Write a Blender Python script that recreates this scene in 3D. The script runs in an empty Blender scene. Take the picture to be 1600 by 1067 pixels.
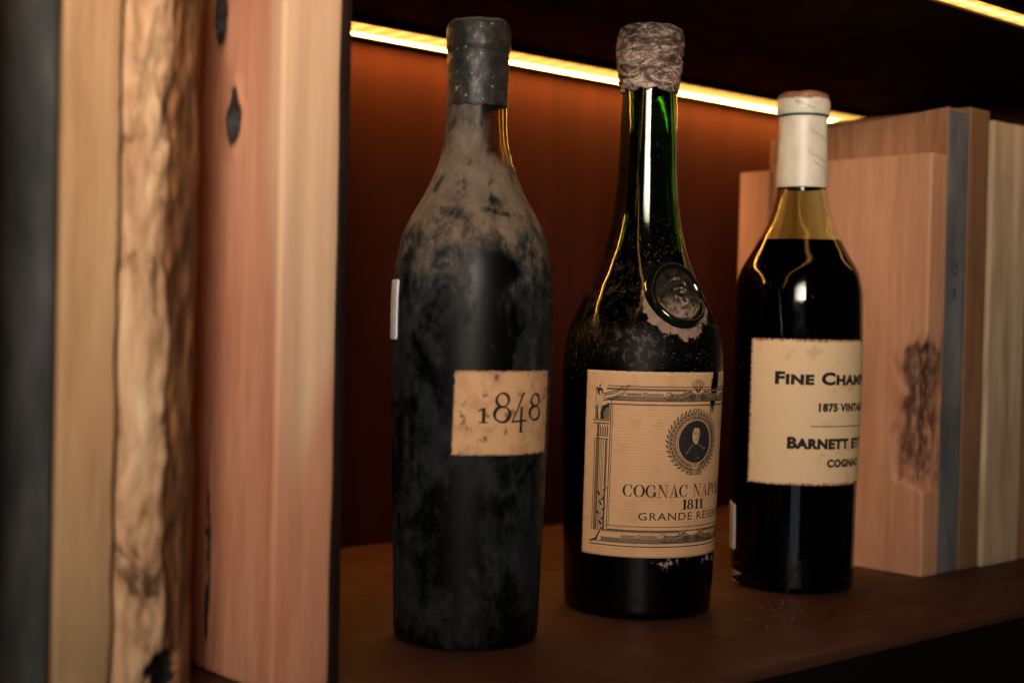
import bpy, bmesh, math, random
from mathutils import Vector, Matrix, noise
random.seed(7)
C = bpy.context.scene.collection
SC = bpy.context.scene
PI = math.pi

# ------------------------------------------------------------------ camera
cam_d = bpy.data.cameras.new("camera"); cam = bpy.data.objects.new("camera", cam_d); C.objects.link(cam)
RT, UP, FW = (0.7474, -0.6639, 0.0230), (-0.0064, 0.0274, 0.9996), (0.6643, 0.7473, -0.0162)
cam.matrix_world = Matrix(((RT[0], UP[0], -FW[0], 0), (RT[1], UP[1], -FW[1], 0), (RT[2], UP[2], -FW[2], 0.1536), (0, 0, 0, 1)))
cam_d.lens = 50; cam_d.sensor_width = 36; cam_d.clip_start = 0.02; cam_d.clip_end = 50
cam_d.dof.use_dof = True; cam_d.dof.focus_distance = 0.728; cam_d.dof.aperture_fstop = 5.6
cam_d.dof.aperture_blades = 9
SC.camera = cam
# ------------------------------------------------------------------ world, lamps, exposure
W = bpy.data.worlds.new("World"); SC.world = W; W.use_nodes = True
W.node_tree.nodes["Background"].inputs[0].default_value = (0.75, 0.85, 1.0, 1)
W.node_tree.nodes["Background"].inputs[1].default_value = 0.012
SC.view_settings.view_transform = 'Standard'; SC.view_settings.look = 'None'
SC.view_settings.exposure = 0; SC.view_settings.gamma = 1


def area_lamp(name, loc, target, sx, sy, power, color, spread=180):
    l = bpy.data.lights.new(name, 'AREA'); l.shape = 'RECTANGLE'; l.size = sx; l.size_y = sy
    l.energy = power; l.color = color; l.spread = math.radians(spread)
    o = bpy.data.objects.new(name, l); C.objects.link(o); o.location = loc
    o.rotation_euler = (Vector(target) - Vector(loc)).to_track_quat('-Z', 'Y').to_euler()
    return o


area_lamp("window_light", (-0.72, -0.62, 0.64), (0.30, 0.5, 0.455), 0.62, 0.60, 3.3, (1.0, 0.86, 0.72), 40)
area_lamp("floor_bounce_light", (-0.66, -0.66, -0.16), (0.55, 0.5, 0.1), 0.50, 0.30, 0.30, (0.80, 0.88, 1.0))  # added low lamp standing in for dim light reflected off the floor
SC.cycles.max_bounces = 10; SC.cycles.transmission_bounces = 10; SC.cycles.glossy_bounces = 5
SC.cycles.caustics_refractive = False; SC.cycles.caustics_reflective = False
SC.cycles.sample_clamp_indirect = 4.0


# ------------------------------------------------------------------ node helper
class Mat:
    def __init__(s, name):
        s.m = bpy.data.materials.new(name); s.m.use_nodes = True
        s.t = s.m.node_tree; s.t.nodes.clear()
        s.out = s.t.nodes.new('ShaderNodeOutputMaterial')

    def put(s, sock, v):
        if isinstance(v, bpy.types.NodeSocket): s.t.links.new(v, sock)
        elif isinstance(v, (tuple, list)) and len(v) == 3 and sock.type == 'RGBA': sock.default_value = (*v, 1)
        else: sock.default_value = v

    def n(s, typ, ins=None, **props):
        nd = s.t.nodes.new('ShaderNode' + typ)
        for k, v in props.items(): setattr(nd, k, v)
        for k, v in (ins or {}).items(): s.put(nd.inputs[k], v)
        return nd

    def obj(s, scale=(1, 1, 1), loc=(0, 0, 0)):
        tc = s.n('TexCoord')
        return s.n('Mapping', {'Vector': tc.outputs['Object'], 'Scale': scale, 'Location': loc}).outputs[0]

    def noise(s, vec, scale, detail=4, rough=0.55, dist=0.0):
        return s.n('TexNoise', {'Vector': vec, 'Scale': scale, 'Detail': detail, 'Roughness': rough, 'Distortion': dist}).outputs['Fac']

    def ramp(s, fac, stops, interp='LINEAR'):
        r = s.n('ValToRGB', {'Fac': fac}); cr = r.color_ramp; cr.interpolation = interp
        while len(cr.elements) < len(stops): cr.elements.new(0.5)
        for e, (p, c) in zip(cr.elements, stops):
            e.position = p; e.color = (*c, 1) if isinstance(c, (tuple, list)) else (c, c, c, 1)
        return r.outputs['Color']

    def math(s, op, a, b=0.0, clamp=False):
        m = s.n('Math', {0: a, 1: b}, operation=op, use_clamp=clamp); return m.outputs[0]

    def rng(s, v, a, b, c=0.0, d=1.0, smooth=True):
        return s.n('MapRange', {'Value': v, 'From Min': a, 'From Max': b, 'To Min': c, 'To Max': d},
                   interpolation_type='SMOOTHSTEP' if smooth else 'LINEAR').outputs['Result']

    def mix(s, f, a, b, blend='MIX'):
        m = s.n('Mix', data_type='RGBA', blend_type=blend)
        s.put(m.inputs[0], f); s.put(m.inputs[6], a); s.put(m.inputs[7], b); return m.outputs[2]

    def attr(s, name):
        return s.n('Attribute', attribute_name=name).outputs['Fac']

    def bump(s, h, strength=0.3, dist=0.001):
        return s.n('Bump', {'Height': h, 'Strength': strength, 'Distance': dist}).outputs[0]

    def sep(s, vec):
        return s.n('SeparateXYZ', {0: vec}).outputs

    def bsdf(s, **k):
        b = s.n('BsdfPrincipled'); names = {'base': 'Base Color', 'rough': 'Roughness', 'metal': 'Metallic', 'normal': 'Normal', 'trans': 'Transmission Weight', 'ior': 'IOR', 'spec': 'Specular IOR Level', 'emc': 'Emission Color', 'ems': 'Emission Strength', 'coat': 'Coat Weight', 'coatr': 'Coat Roughness'}
        for kk, v in k.items(): s.put(b.inputs[names[kk]], v)
        return b.outputs[0]

    def end(s, sh):
        s.t.links.new(sh, s.out.inputs[0]); return s.m


def wood(name, c_dark, c_mid, c_light, loc=(0, 0, 0), grain=60, rough=0.65, bump=0.25, spec=0.3, ring=14, mask_col=None, streak=None, extra=None):
    """straight vertical grain: fine fibres, broad bands, optional dark cavity colour from the 'mask' attribute"""
    m = Mat(name)
    v = m.obj((1, 1, 0.10), loc)
    big = m.noise(v, ring, 3, 0.5, 1.4)
    fine = m.noise(m.obj((1, 1, 0.05), loc), grain * 7, 5, 0.65, 0.3)
    mid = m.noise(m.obj((1, 1, 0.075), loc), grain * 1.8, 5, 0.65, 0.9)
    f = m.math('ADD', m.math('MULTIPLY', big, 0.42), m.math('ADD', m.math('MULTIPLY', mid, 0.33), m.math('MULTIPLY', fine, 0.25)))
    col = m.ramp(f, [(0.405, c_dark), (0.5, c_mid), (0.595, c_light)])
    blot = m.noise(m.obj((1, 1, 0.5), loc), 22, 4, 0.6)
    col = m.mix(m.rng(blot, 0.35, 0.75, 0, 0.35), col, c_dark)
    if extra: col = extra(m, col)
    hgt = m.math('ADD', fine, m.math('MULTIPLY', mid, 0.6))
    rg = m.rng(mid, 0.3, 0.7, rough - 0.08, rough + 0.1)
    if mask_col:
        a = m.attr('mask'); nz = m.noise(m.obj((1, 1, 0.6)), 180, 5, 0.7)
        aa = m.rng(m.math('ADD', a, m.math('MULTIPLY', m.math('SUBTRACT', nz, 0.5), 0.5)), 0.45, 0.85)
        col = m.mix(m.rng(a, 0.02, 0.6, 0, 0.6), col, (0.26, 0.105, 0.055))
        col = m.mix(aa, col, m.ramp(nz, [(0.35, mask_col[0]), (0.6, mask_col[1]), (0.75, mask_col[2])]))
    return m.end(m.bsdf(base=col, rough=rg, spec=spec, normal=m.bump(hgt, bump, 0.0006)))


# ------------------------------------------------------------------ object helpers
def link(name, me, mat=None, parent=None, smooth=True, loc=None):
    o = bpy.data.objects.new(name, me); C.objects.link(o)
    if mat: me.materials.append(mat)
    if parent: o.parent = parent
    if loc: o.location = loc
    if smooth: me.polygons.foreach_set('use_smooth', [True] * len(me.polygons))
    me.update(); return o


def from_bm(name, bm, mat=None, parent=None, smooth=True, loc=None):
    me = bpy.data.meshes.new(name); bm.to_mesh(me); bm.free()
    return link(name, me, mat, parent, smooth, loc)


def tag(o, label, cat, group=None, kind=None):
    o['label'] = label; o['category'] = cat
    if group: o['group'] = group
    if kind: o['kind'] = kind
    return o


def empty(name, loc, rz=0.0):
    o = bpy.data.objects.new(name, None); C.objects.link(o); o.location = loc; o.rotation_euler = (0, 0, rz)
    o.empty_display_size = 0.02; return o


def axis_list(a, b, step, r):
    n = max(2, int(round((b - a - 2 * r) / step)))
    core = [a + r + (b - a - 2 * r) * i / n for i in range(n + 1)]
    e = [r * (1 - math.cos(t)) for t in (0.0, 0.55, 1.05)]
    return [a + q for q in e] + core + [b - q for q in reversed(e)]


def slab(name, size, step, mat, parent=None, loc=(0, 0, 0), r=0.0012, fn=None, wob=0.0003, seed=0.0, rz=0.0):
    """rounded board: x 0..w, y 0..d, z 0..h; fn(p, n) -> (offset vector, mask)"""
    w, d, h = size; st = step if isinstance(step, tuple) else (step,) * 3
    ax = [axis_list(0, w, st[0], r), axis_list(0, d, st[1], r), axis_list(0, h, st[2], r)]
    bm = bmesh.new(); vm = {}; lay = bm.verts.layers.float.new('mask')

    def vert(i, j, k):
        key = (i, j, k)
        if key in vm: return vm[key]
        p = Vector((ax[0][i], ax[1][j], ax[2][k]))
        q = Vector((min(max(p.x, r), w - r), min(max(p.y, r), d - r), min(max(p.z, r), h - r)))
        nrm = (p - q).normalized() if (p - q).length > 1e-9 else Vector((0, 0, 1))
        p2 = q + nrm * r
        p2 += nrm * wob * noise.noise(Vector((p.x * 40 + seed, p.y * 40, p.z * 14)))
        mk = 0.0
        if fn:
            off, mk = fn(p2, nrm); p2 = p2 + off
        vt = bm.verts.new(p2); vt[lay] = mk; vm[key] = vt; return vt
    N = [len(a) for a in ax]
    for f in range(3):
        a, b = [(1, 2), (2, 0), (0, 1)][f]
        for side in (0, 1):
            for i in range(N[a] - 1):
                for j in range(N[b] - 1):
                    def mk_(ii, jj):
                        k = [0, 0, 0]; k[f] = (N[f] - 1) * side; k[a] = ii; k[b] = jj; return vert(*k)
                    q = [mk_(i, j), mk_(i + 1, j), mk_(i + 1, j + 1), mk_(i, j + 1)]
                    if not side: q.reverse()
                    bm.faces.new(q)
    return from_bm(name, bm, mat, parent, True, loc)


def ss(x, a, b):
    t = min(1, max(0, (x - a) / (b - a))); return t * t * (3 - 2 * t)


def fbm(p, o=4):
    return noise.fractal(p, 0.8, 2.1, o)


# ------------------------------------------------------------------ bookcase
def brown_wood(name, dark, mid, rough, along, bump=0.15, loc=(0, 0, 0)):
    m = Mat(name)
    sc = {'x': (0.05, 1, 1), 'z': (1, 1, 0.05)}[along]
    g = m.noise(m.obj(sc, loc), 45, 5, 0.6, 0.5); f = m.noise(m.obj(sc, loc), 320, 4, 0.6)
    fac = m.math('ADD', m.math('MULTIPLY', g, 0.7), m.math('MULTIPLY', f, 0.3))
    col = m.ramp(fac, [(0.35, dark), (0.65, mid)])
    sm = m.noise(m.obj((1, 1, 1)), 26, 5, 0.65)
    return m, col, f, sm, rough, bump


case = empty('bookcase', (0.6, 0.585, 0))
tag(case, 'dark brown wooden shelving unit holding the bottles and planks', 'bookcase')


def in_case(o): o.location = Vector(o.location) - case.location; return o


m, col, f, sm, _, _ = brown_wood('shelf_wood', (0.042, 0.0160, 0.0100), (0.068, 0.0255, 0.0160), 0.4, 'x')
dust = m.noise(m.obj((1, 1, 1)), 900, 3, 0.7); patch = m.noise(m.obj((1, 1, 1), (3, 1, 0)), 34, 4, 0.6)
dmask = m.math('MULTIPLY', m.rng(dust, 0.66, 0.80), m.rng(patch, 0.50, 0.72))
scr = m.noise(m.obj((18, 160, 1)), 3.0, 3, 0.7, 1.2)
smask = m.math('MULTIPLY', m.rng(scr, 0.70, 0.78), m.rng(patch, 0.45, 0.7))
col = m.mix(m.math('MULTIPLY', dmask, 0.35), col, (0.26, 0.17, 0.12))
col = m.mix(m.math('MULTIPLY', smask, 0.30), col, (0.20, 0.11, 0.07))
M_SHELF = m.end(m.bsdf(base=col, rough=m.rng(sm, 0.3, 0.7, 0.45, 0.65), spec=0.14, normal=m.bump(m.math('ADD', f, m.math('MULTIPLY', sm, 2)), 0.08, 0.0006)))
m, col, f, sm, _, _ = brown_wood('back_panel_wood', (0.030, 0.0066, 0.0042), (0.046, 0.0100, 0.0062), 0.5, 'z')
M_BACK = m.end(m.bsdf(base=col, rough=0.65, spec=0.06, normal=m.bump(f, 0.15, 0.0004)))
m, col, f, sm, _, _ = brown_wood('near_black_wood', (0.0045, 0.0030, 0.0026), (0.008, 0.005, 0.004), 0.5, 'x')
M_NEARBLACK = m.end(m.bsdf(base=col, rough=m.rng(sm, 0.3, 0.7, 0.5, 0.7), spec=0.06, normal=m.bump(f, 0.12, 0.0005)))
m, col, f, sm, _, _ = brown_wood('side_wood', (0.030, 0.014, 0.008), (0.06, 0.026, 0.015), 0.5, 'z')
M_SIDE = m.end(m.bsdf(base=col, rough=0.5, spec=0.3))

YF, YB, ZC, XR, XL = 0.3965, 0.7734, 0.338, 1.076, -0.25
shelf = in_case(slab('shelf_board', (XR - XL, YB - YF, 0.0060), (0.02, 0.02, 0.002), M_SHELF, case, (XL, YF, -0.0060), 0.0024, None, 0.00015))
in_case(slab('dark_void_board', (XR - XL, 0.016, 0.0912), (0.05, 0.01, 0.02), M_NEARBLACK, case, (XL, YF + 0.005, -0.0975), 0.001))  # near-black board standing in for the dark void under the shelf lip
in_case(slab('upper_shelf', (XR - XL, YB - YF, 0.022), (0.03, 0.03, 0.01), M_NEARBLACK, case, (XL, YF, ZC), 0.0015))
in_case(slab('back_panel', (XR - XL, 0.012, ZC + 0.12), (0.03, 0.01, 0.03), M_BACK, case, (XL, YB + 0.0005, -0.0975), 0.001))
in_case(slab('side_panel', (0.02, YB - YF + 0.01, ZC + 0.12), (0.01, 0.03, 0.03), M_SIDE, case, (XR + 0.0005, YF - 0.004, -0.0975), 0.0015))
in_case(slab('side_panel', (0.02, YB - YF + 0.01, ZC + 0.12), (0.01, 0.03, 0.03), M_SIDE, case, (XL - 0.0205, YF - 0.004, -0.0975), 0.0015))


# ------------------------------------------------------------------ LED strips
def led_mat(name, strength, core, skirt, shift):
    m = Mat(name)
    p = m.sep(m.obj())
    w = m.math('SINE', m.math('MULTIPLY', p[0], 2 * PI / 0.0165))
    e = m.rng(w, -1, 1, 0.72, 1.15)
    y = m.math('DIVIDE', m.math('ABSOLUTE', m.math('SUBTRACT', p[1], shift)), core)
    g = m.math('EXPONENT', m.math('MULTIPLY', m.math('MULTIPLY', y, y), -1.0))
    st = m.math('MULTIPLY', e, m.math('ADD', m.math('MULTIPLY', g, strength), skirt))
    return m.end(m.bsdf(base=(0.6, 0.5, 0.3), rough=0.4, emc=(1.0, 0.46, 0.085), ems=st))


mm = Mat('aluminium'); M_ALU = mm.end(mm.bsdf(base=(0.10, 0.09, 0.08), rough=0.4, metal=0.9))


def led_strip(y0, y1, label, strength, core, skirt, shift):
    t = empty('led_strip', (0.5, (y0 + y1) / 2, ZC)); tag(t, label, 'led strip', 'led strips under the upper shelf')
    L = XR - XL - 0.012; wdt = y1 - y0
    slab('channel', (L, wdt, 0.0016), (0.2, 0.01, 0.001), M_ALU, t, ((XR + XL) / 2 - 0.5 - L / 2, -wdt / 2, -0.0018), 0.0003, None, 0)
    slab('diffuser', (L - 0.002, wdt - 0.004, 0.0016), (0.05, 0.004, 0.001), led_mat('led_glow', strength, core, skirt, shift), t, ((XR + XL) / 2 - 0.5 - L / 2 + 0.001, -wdt / 2 + 0.002, -0.0034), 0.0006, None, 0)
    for sd in (-1, 1): slab('glow_stop_rail', (L, 0.0014, 0.0036), (0.3, 0.001, 0.002), M_ALU, t, ((XR + XL) / 2 - 0.5 - L / 2, sd * (wdt / 2 + 0.0001) - 0.0007, -0.0039), 0.0003, None, 0)  # rails added to keep the diffuser's side glow off the upper shelf
    return t


led_strip(0.7265, 0.7640, 'warm yellow led strip glowing along the back behind the bottle tops', 120.0, 0.0028, 2.0, 0.0300)
led_strip(0.4195, 0.4385, 'warm led strip at the front edge, cut by the top right corner', 5.5, 0.0028, 1.6, 0.0075)

# ------------------------------------------------------------------ planks
G_L, G_R = 'planks standing left of the bottles', 'planks standing right of the bottles'
ZT = 0.322

# pink cedar board with knots
KN = [(0.0365, 0.2345, 0.0046, 0.0092, 0.005), (0.048, 0.281, 0.0038, 0.0125, 0.004), (0.051, 0.046, 0.0019, 0.024, 0.004)]


def pink_fn(p, n):
    o = Vector((0, 0, 0)); mk = 0
    if p.x < 0.004:
        for (y, z, ry, rz, dp) in KN:
            dz = (p.z - z) / rz; dy = (p.y - y) / (ry * (1 - 0.38 * ss(dz, 0.1, 1.0)))
            if abs(dy) > 3 or abs(dz) > 3: continue
            q = math.sqrt(dy * dy + dz * dz) + 0.30 * noise.noise(Vector((p.y * 210, p.z * 130, y * 99)))
            k = 1 - ss(q, 0.72, 1.12)
            mk = max(mk, 1 - ss(q, 0.98, 1.75))
            o.x += k * (dp + 0.003 * noise.noise(Vector((p.y * 400, p.z * 400, 3)))) - 0.0008 * math.exp(-(q - 1.5) ** 2 * 3)
    if p.y < 0.004: o.y += 0.0006 * noise.noise(Vector((p.x * 120, 5, p.z * 9)))
    if p.x > 0.025: o.x += 0.0004 * noise.noise(Vector((2, p.y * 60, p.z * 30)))
    return o, mk


def pink_extra(m, col):
    s = m.sep(m.obj())
    wav = m.math('MULTIPLY', m.math('SUBTRACT', m.noise(m.obj((1, 1, 0.35), (4, 2, 0)), 9, 3, 0.5), 0.5), 0.028)
    q = m.math('ADD', m.math('SUBTRACT', s[0], s[1]), wav)          # sapwood grows towards the front face
    hi = m.math('ADD', q, m.rng(s[2], 0.02, 0.26, -0.019, 0.003))
    cream = m.rng(hi, -0.014, 0.006)
    far = m.math('SUBTRACT', q, m.rng(s[2], 0.04, 0.20, 0.004, 0.045))
    cream = m.math('MULTIPLY', cream, m.rng(far, 0.008, -0.006, 0.15, 1.0))
    st = m.noise(m.obj((1, 1, 0.035), (1, 5, 0)), 170, 3, 0.5)
    c2 = m.ramp(st, [(0.3, (0.50, 0.31, 0.19)), (0.7, (0.60, 0.40, 0.25))])
    c = m.mix(cream, col, c2)
    red = m.noise(m.obj((1, 1, 0.05), (8, 3, 0)), 120, 3, 0.6)
    return m.mix(m.rng(red, 0.58, 0.7, 0, 0.16), c, (0.42, 0.17, 0.10))


M_PINK = wood('cedar_wood', (0.41, 0.165, 0.092), (0.49, 0.215, 0.128), (0.57, 0.28, 0.175), (1, 2, 0), 70, 0.6, 0.2, mask_col=((0.006, 0.005, 0.005), (0.03, 0.022, 0.018), (0.16, 0.12, 0.09)), extra=pink_extra)
o = slab('wood_plank', (0.0285, 0.20, ZT), (0.003, 0.0012, 0.0015), M_PINK, None, (0.307, 0.486, 0), 0.0022, pink_fn)
tag(o, 'wide pinkish cedar plank with a black knot hole, next to the dusty bottle', 'plank', G_L)
M_BLACKW = wood('black_wood', (0.006, 0.0032, 0.0025), (0.012, 0.006, 0.0045), (0.020, 0.0095, 0.007), (5, 1, 0), 60, 0.7, 0.3, 0.08)
o = slab('wood_plank', (0.0044, 0.19, ZT - 0.002), (0.002, 0.006, 0.004), M_BLACKW, None, (0.3362, 0.4868, 0), 0.0008)
tag(o, 'thin black brown plank against the right side of the pink cedar plank', 'plank', G_L)

# waney-edged slab: bark flank, pale rough front
def bark_slab():
    bm = bmesh.new(); lm = bm.verts.layers.float.new('mask'); lc = bm.verts.layers.float.new('bark')
    key = [(0.0, 0.012), (0.0004, 0.0045), (0.0028, 0.0008), (0.008, -0.0006), (0.014, -0.0006), (0.0195, 0.0006), (0.0240, 0.0032), (0.0290, 0.0064), (0.0340, 0.0104), (0.0375, 0.0150), (0.0390, 0.024)]
    out = [(0.0005, 0.16), (0.0, 0.05)]
    for (xa, ya), (xb, yb) in zip(key, key[1:]): out += [(xa + (xb - xa) * k / 5, ya + (yb - ya) * k / 5) for k in range(5)]
    out += [key[-1], (0.0385, 0.05), (0.036, 0.10), (0.033, 0.16)]
    rows = 170; ring = []
    for k in range(rows + 1):
        z = ZT * k / rows; r_ = []
        for i, (x, y) in enumerate(out):
            p = Vector((x, y, z)); fr = 1.0 if 2 <= i < len(out) - 3 else 0.0
            edge = 0.0190 + 0.0040 * noise.noise(Vector((0.3, 7, z * 22))) + 0.0016 * noise.noise(Vector((0.3, 3, z * 90))) + 0.003 * ss(z, 0.2, 0.3)
            b = ss(x, edge - 0.0016, edge + 0.0016) * fr if i > 3 else 0
            up = 0.35 + 0.9 * ss(z, 0.15, 0.27)
            d = 0.0026 * up * fbm(Vector((x * 95, y * 95, z * 55))) + 0.0011 * noise.noise(Vector((x * 240, y * 240, z * 120)))
            d += (-0.0022 * b + 0.0020 * b * noise.noise(Vector((x * 150, y * 150, z * 60))))
            hx, hz = (x - 0.0205) / 0.0085, (z - 0.0155) / 0.010
            q = math.sqrt(hx * hx + hz * hz) + 0.4 * noise.noise(Vector((x * 300, 1, z * 300)))
            h = (1 - ss(q, 0.6, 1.1)) if y < 0.02 else 0
            q2 = math.hypot((x - 0.0017) / 0.003, (z - 0.038) / 0.010) + 0.5 * noise.noise(Vector((x * 300, 4, z * 200)))
            h2 = 0
            q3 = math.hypot((x - 0.0125) / 0.0024, (z - 0.219) / 0.008) + 0.5 * noise.noise(Vector((x * 300, 9, z * 200)))
            h3 = 0
            p += Vector((0.0165 - x if x > 0.0165 else 0, y - 0.03, 0)).normalized() * d * fr if fr else Vector()
            p.y += 0.006 * h + 0.002 * h3
            v = bm.verts.new(p); v[lm] = max(h, h2 * 0.8, h3 * 0.7); v[lc] = b; r_.append(v)
        ring.append(r_)
    for k in range(rows):
        for i in range(len(out)):
            j = (i + 1) % len(out)
            bm.faces.new((ring[k][i], ring[k][j], ring[k + 1][j], ring[k + 1][i]))
    bm.faces.new(list(reversed(ring[0]))); bm.faces.new(ring[-1])
    bmesh.ops.recalc_face_normals(bm, faces=bm.faces)
    return bm


m = Mat('waney_wood')
nz = m.noise(m.obj((1, 1, 0.18)), 130, 5, 0.65, 0.6); nb = m.noise(m.obj((1, 1, 0.45), (2, 2, 2)), 60, 5, 0.65, 0.5)
fine = m.noise(m.obj((1, 1, 0.5)), 520, 4, 0.7)
pale = m.ramp(nz, [(0.30, (0.30, 0.155, 0.075)), (0.47, (0.50, 0.30, 0.165)), (0.7, (0.70, 0.50, 0.31))])
pale = m.mix(m.rng(nb, 0.47, 0.62, 0, 0.7), pale, (0.25, 0.115, 0.055))
pale = m.mix(m.rng(nb, 0.55, 0.63, 0, 0.85), pale, (0.07, 0.035, 0.02))
brk = m.ramp(nb, [(0.32, (0.060, 0.026, 0.012)), (0.5, (0.18, 0.078, 0.032)), (0.68, (0.34, 0.155, 0.065))])
c = m.mix(m.rng(m.math('ADD', m.attr('bark'), m.math('MULTIPLY', m.math('SUBTRACT', nz, 0.5), 0.9)), 0.35, 0.65), pale, brk)
c = m.mix(m.rng(m.math('ADD', m.attr('mask'), m.math('MULTIPLY', m.math('SUBTRACT', nb, 0.5), 0.8)), 0.3, 0.6), c, (0.010, 0.008, 0.007))
M_WANEY = m.end(m.bsdf(base=c, rough=0.75, spec=0.2, normal=m.bump(m.math('ADD', nz, m.math('MULTIPLY', fine, 0.6)), 0.6, 0.001)))
o = from_bm('wood_plank', bark_slab(), M_WANEY, None, True, (0.2400, 0.486, 0))
tag(o, 'rough live edge plank with cream front and dark brown bark flank', 'plank', G_L)


def tan_fn(p, n):
    o = Vector((0, 0, 0))
    if 0.016 < p.x < 0.03: o.x += 0.0012 * noise.noise(Vector((1, p.y * 30, p.z * 40))) + 0.0006 * noise.noise(Vector((4, 2, p.z * 160)))
    return o, 0


def tan_extra(m, col):
    z = m.sep(m.obj())[2]
    g = m.noise(m.obj((1, 1, 0.25), (3, 3, 1)), 40, 4, 0.6)
    return m.mix(m.math('MULTIPLY', m.rng(z, 0.12, 0.0), m.rng(g, 0.4, 0.65, 0.1, 0.7)), col, (0.24, 0.17, 0.085))


M_TAN = wood('tan_wood', (0.34, 0.185, 0.085), (0.48, 0.28, 0.140), (0.58, 0.37, 0.20), (4, 2, 0), 45, 0.65, 0.3, extra=tan_extra)
o = slab('wood_plank', (0.0218, 0.18, ZT), (0.003, 0.005, 0.003), M_TAN, None, (0.2165, 0.486, 0), 0.0016, tan_fn)
tag(o, 'smooth tan plank edge between the grey plank and the bark edged plank', 'plank', G_L)


def grey_wood(name, a, b, c, loc):
    m = Mat(name)
    g = m.noise(m.obj((1, 1, 0.12), loc), 60, 5, 0.65, 0.5); h = m.noise(m.obj((1, 1, 0.5), loc), 30, 4, 0.6)
    col = m.ramp(m.math('ADD', m.math('MULTIPLY', g, 0.5), m.math('MULTIPLY', h, 0.5)), [(0.38, a), (0.5, b), (0.63, c)])
    return m.end(m.bsdf(base=col, rough=0.62, spec=0.3, normal=m.bump(g, 0.3, 0.0008)))


M_GREY = grey_wood('grey_stain', (0.034, 0.039, 0.042), (0.076, 0.079, 0.080), (0.165, 0.155, 0.145), (2, 7, 0))
o = slab('wood_plank', (0.0410, 0.19, ZT), (0.003, 0.006, 0.004), M_GREY, None, (0.1747, 0.4865, 0), 0.0035, tan_fn)
tag(o, 'weathered blue grey plank at the far left beside the tan plank', 'plank', G_L)
o = slab('wood_plank', (0.026, 0.20, ZT - 0.004), (0.005, 0.008, 0.006), M_BLACKW, None, (0.1462, 0.446, 0), 0.002)  # board added in front so its shadow darkens the grey plank
tag(o, 'black plank jutting forward at the left border, added to shade the grey plank', 'plank', G_L)

# right stack
A0 = (0.770, 0.483)


def a_mask(y, z):
    # y: distance back along the face from the front edge, z height
    lim = 0.002 + 0.024 * ss(z, 0.052, 0.062) * (1 - 0.75 * ss(z, 0.095, 0.150)) + 0.012 * ss(z, 0.118, 0.130) * (1 - ss(z, 0.136, 0.150))
    band = ss(z, 0.050, 0.060) * (1 - ss(z, 0.138, 0.152))
    e = noise.noise(Vector((y * 190, 2, z * 120))) * 0.006
    return band * (1 - ss(y + e, lim * 0.55, lim * 1.05 + 0.001))


def a_fn(p, n):
    o = Vector((0, 0, 0)); mk = 0
    if p.x < 0.019 and p.z > 0.04 and p.z < 0.16:
        k = a_mask(p.y, p.z) if p.y > 0.001 else a_mask(0.001, p.z) * (1 - 0.5 * ss(p.x, 0.006, 0.019))
        if p.x < 0.002 or p.y < 0.002:
            rg = 0.75 * fbm(Vector((p.x * 110, p.y * 150, p.z * 42)), 5) + 0.25 * noise.noise(Vector((p.x * 400, p.y * 400, p.z * 160)))
            cn = 1 - ss(p.x + p.y, 0.0, 0.011)
            o += Vector((0.0036 * k * (0.75 + 1.0 * rg) * (1 if p.x < 0.004 else 0.2) + 0.0034 * k * cn * (1 + rg), 0.0026 * k * (0.7 + 1.4 * rg) * (1 if p.y < 0.004 else 0) + 0.0042 * k * cn * (0.8 + 1.2 * rg), 0))
            mk = min(1, max(0, k * (0.74 + 0.6 * rg + 0.45 * ss(p.z, 0.112, 0.135) - 0.22 * (1 - ss(p.z, 0.06, 0.08)))))
    return o, mk


def a_extra(m, col):
    s = m.sep(m.obj())
    g = m.noise(m.obj((1, 1, 0.25), (5, 1, 0)), 60, 3, 0.6)
    near = m.math('MULTIPLY', m.rng(s[1], 0.040, 0.004), m.math('MULTIPLY', m.rng(s[2], 0.03, 0.06), m.rng(s[2], 0.16, 0.13)))
    return m.mix(m.math('MULTIPLY', near, m.rng(g, 0.4, 0.7, 0, 0.55)), col, (0.45, 0.14, 0.05))


M_ALDER = wood('alder_wood', (0.36, 0.175, 0.096), (0.445, 0.225, 0.130), (0.52, 0.285, 0.175), (7, 2, 0), 60, 0.6, 0.15, mask_col=((0.028, 0.014, 0.008), (0.17, 0.078, 0.040), (0.36, 0.17, 0.085)), extra=a_extra)
o = slab('wood_plank', (0.0188, 0.122, 0.2612), (0.0016, 0.0018, 0.0016), M_ALDER, None, (A0[0], A0[1], 0), 0.0012, a_fn)
tag(o, 'light pink plank with a rough bark wound on its front edge', 'plank', G_R)
M_ORANGE = wood('orange_wood', (0.42, 0.17, 0.080), (0.52, 0.225, 0.11), (0.60, 0.28, 0.145), (1, 9, 0), 60, 0.6, 0.2)
o = slab('wood_plank', (0.020, 0.0255, 0.2575), (0.004, 0.004, 0.006), M_ORANGE, None, (0.7685, 0.6065, 0), 0.001)
tag(o, 'narrow orange plank behind the pale necked bottle, against the pink plank', 'plank', G_R)

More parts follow.
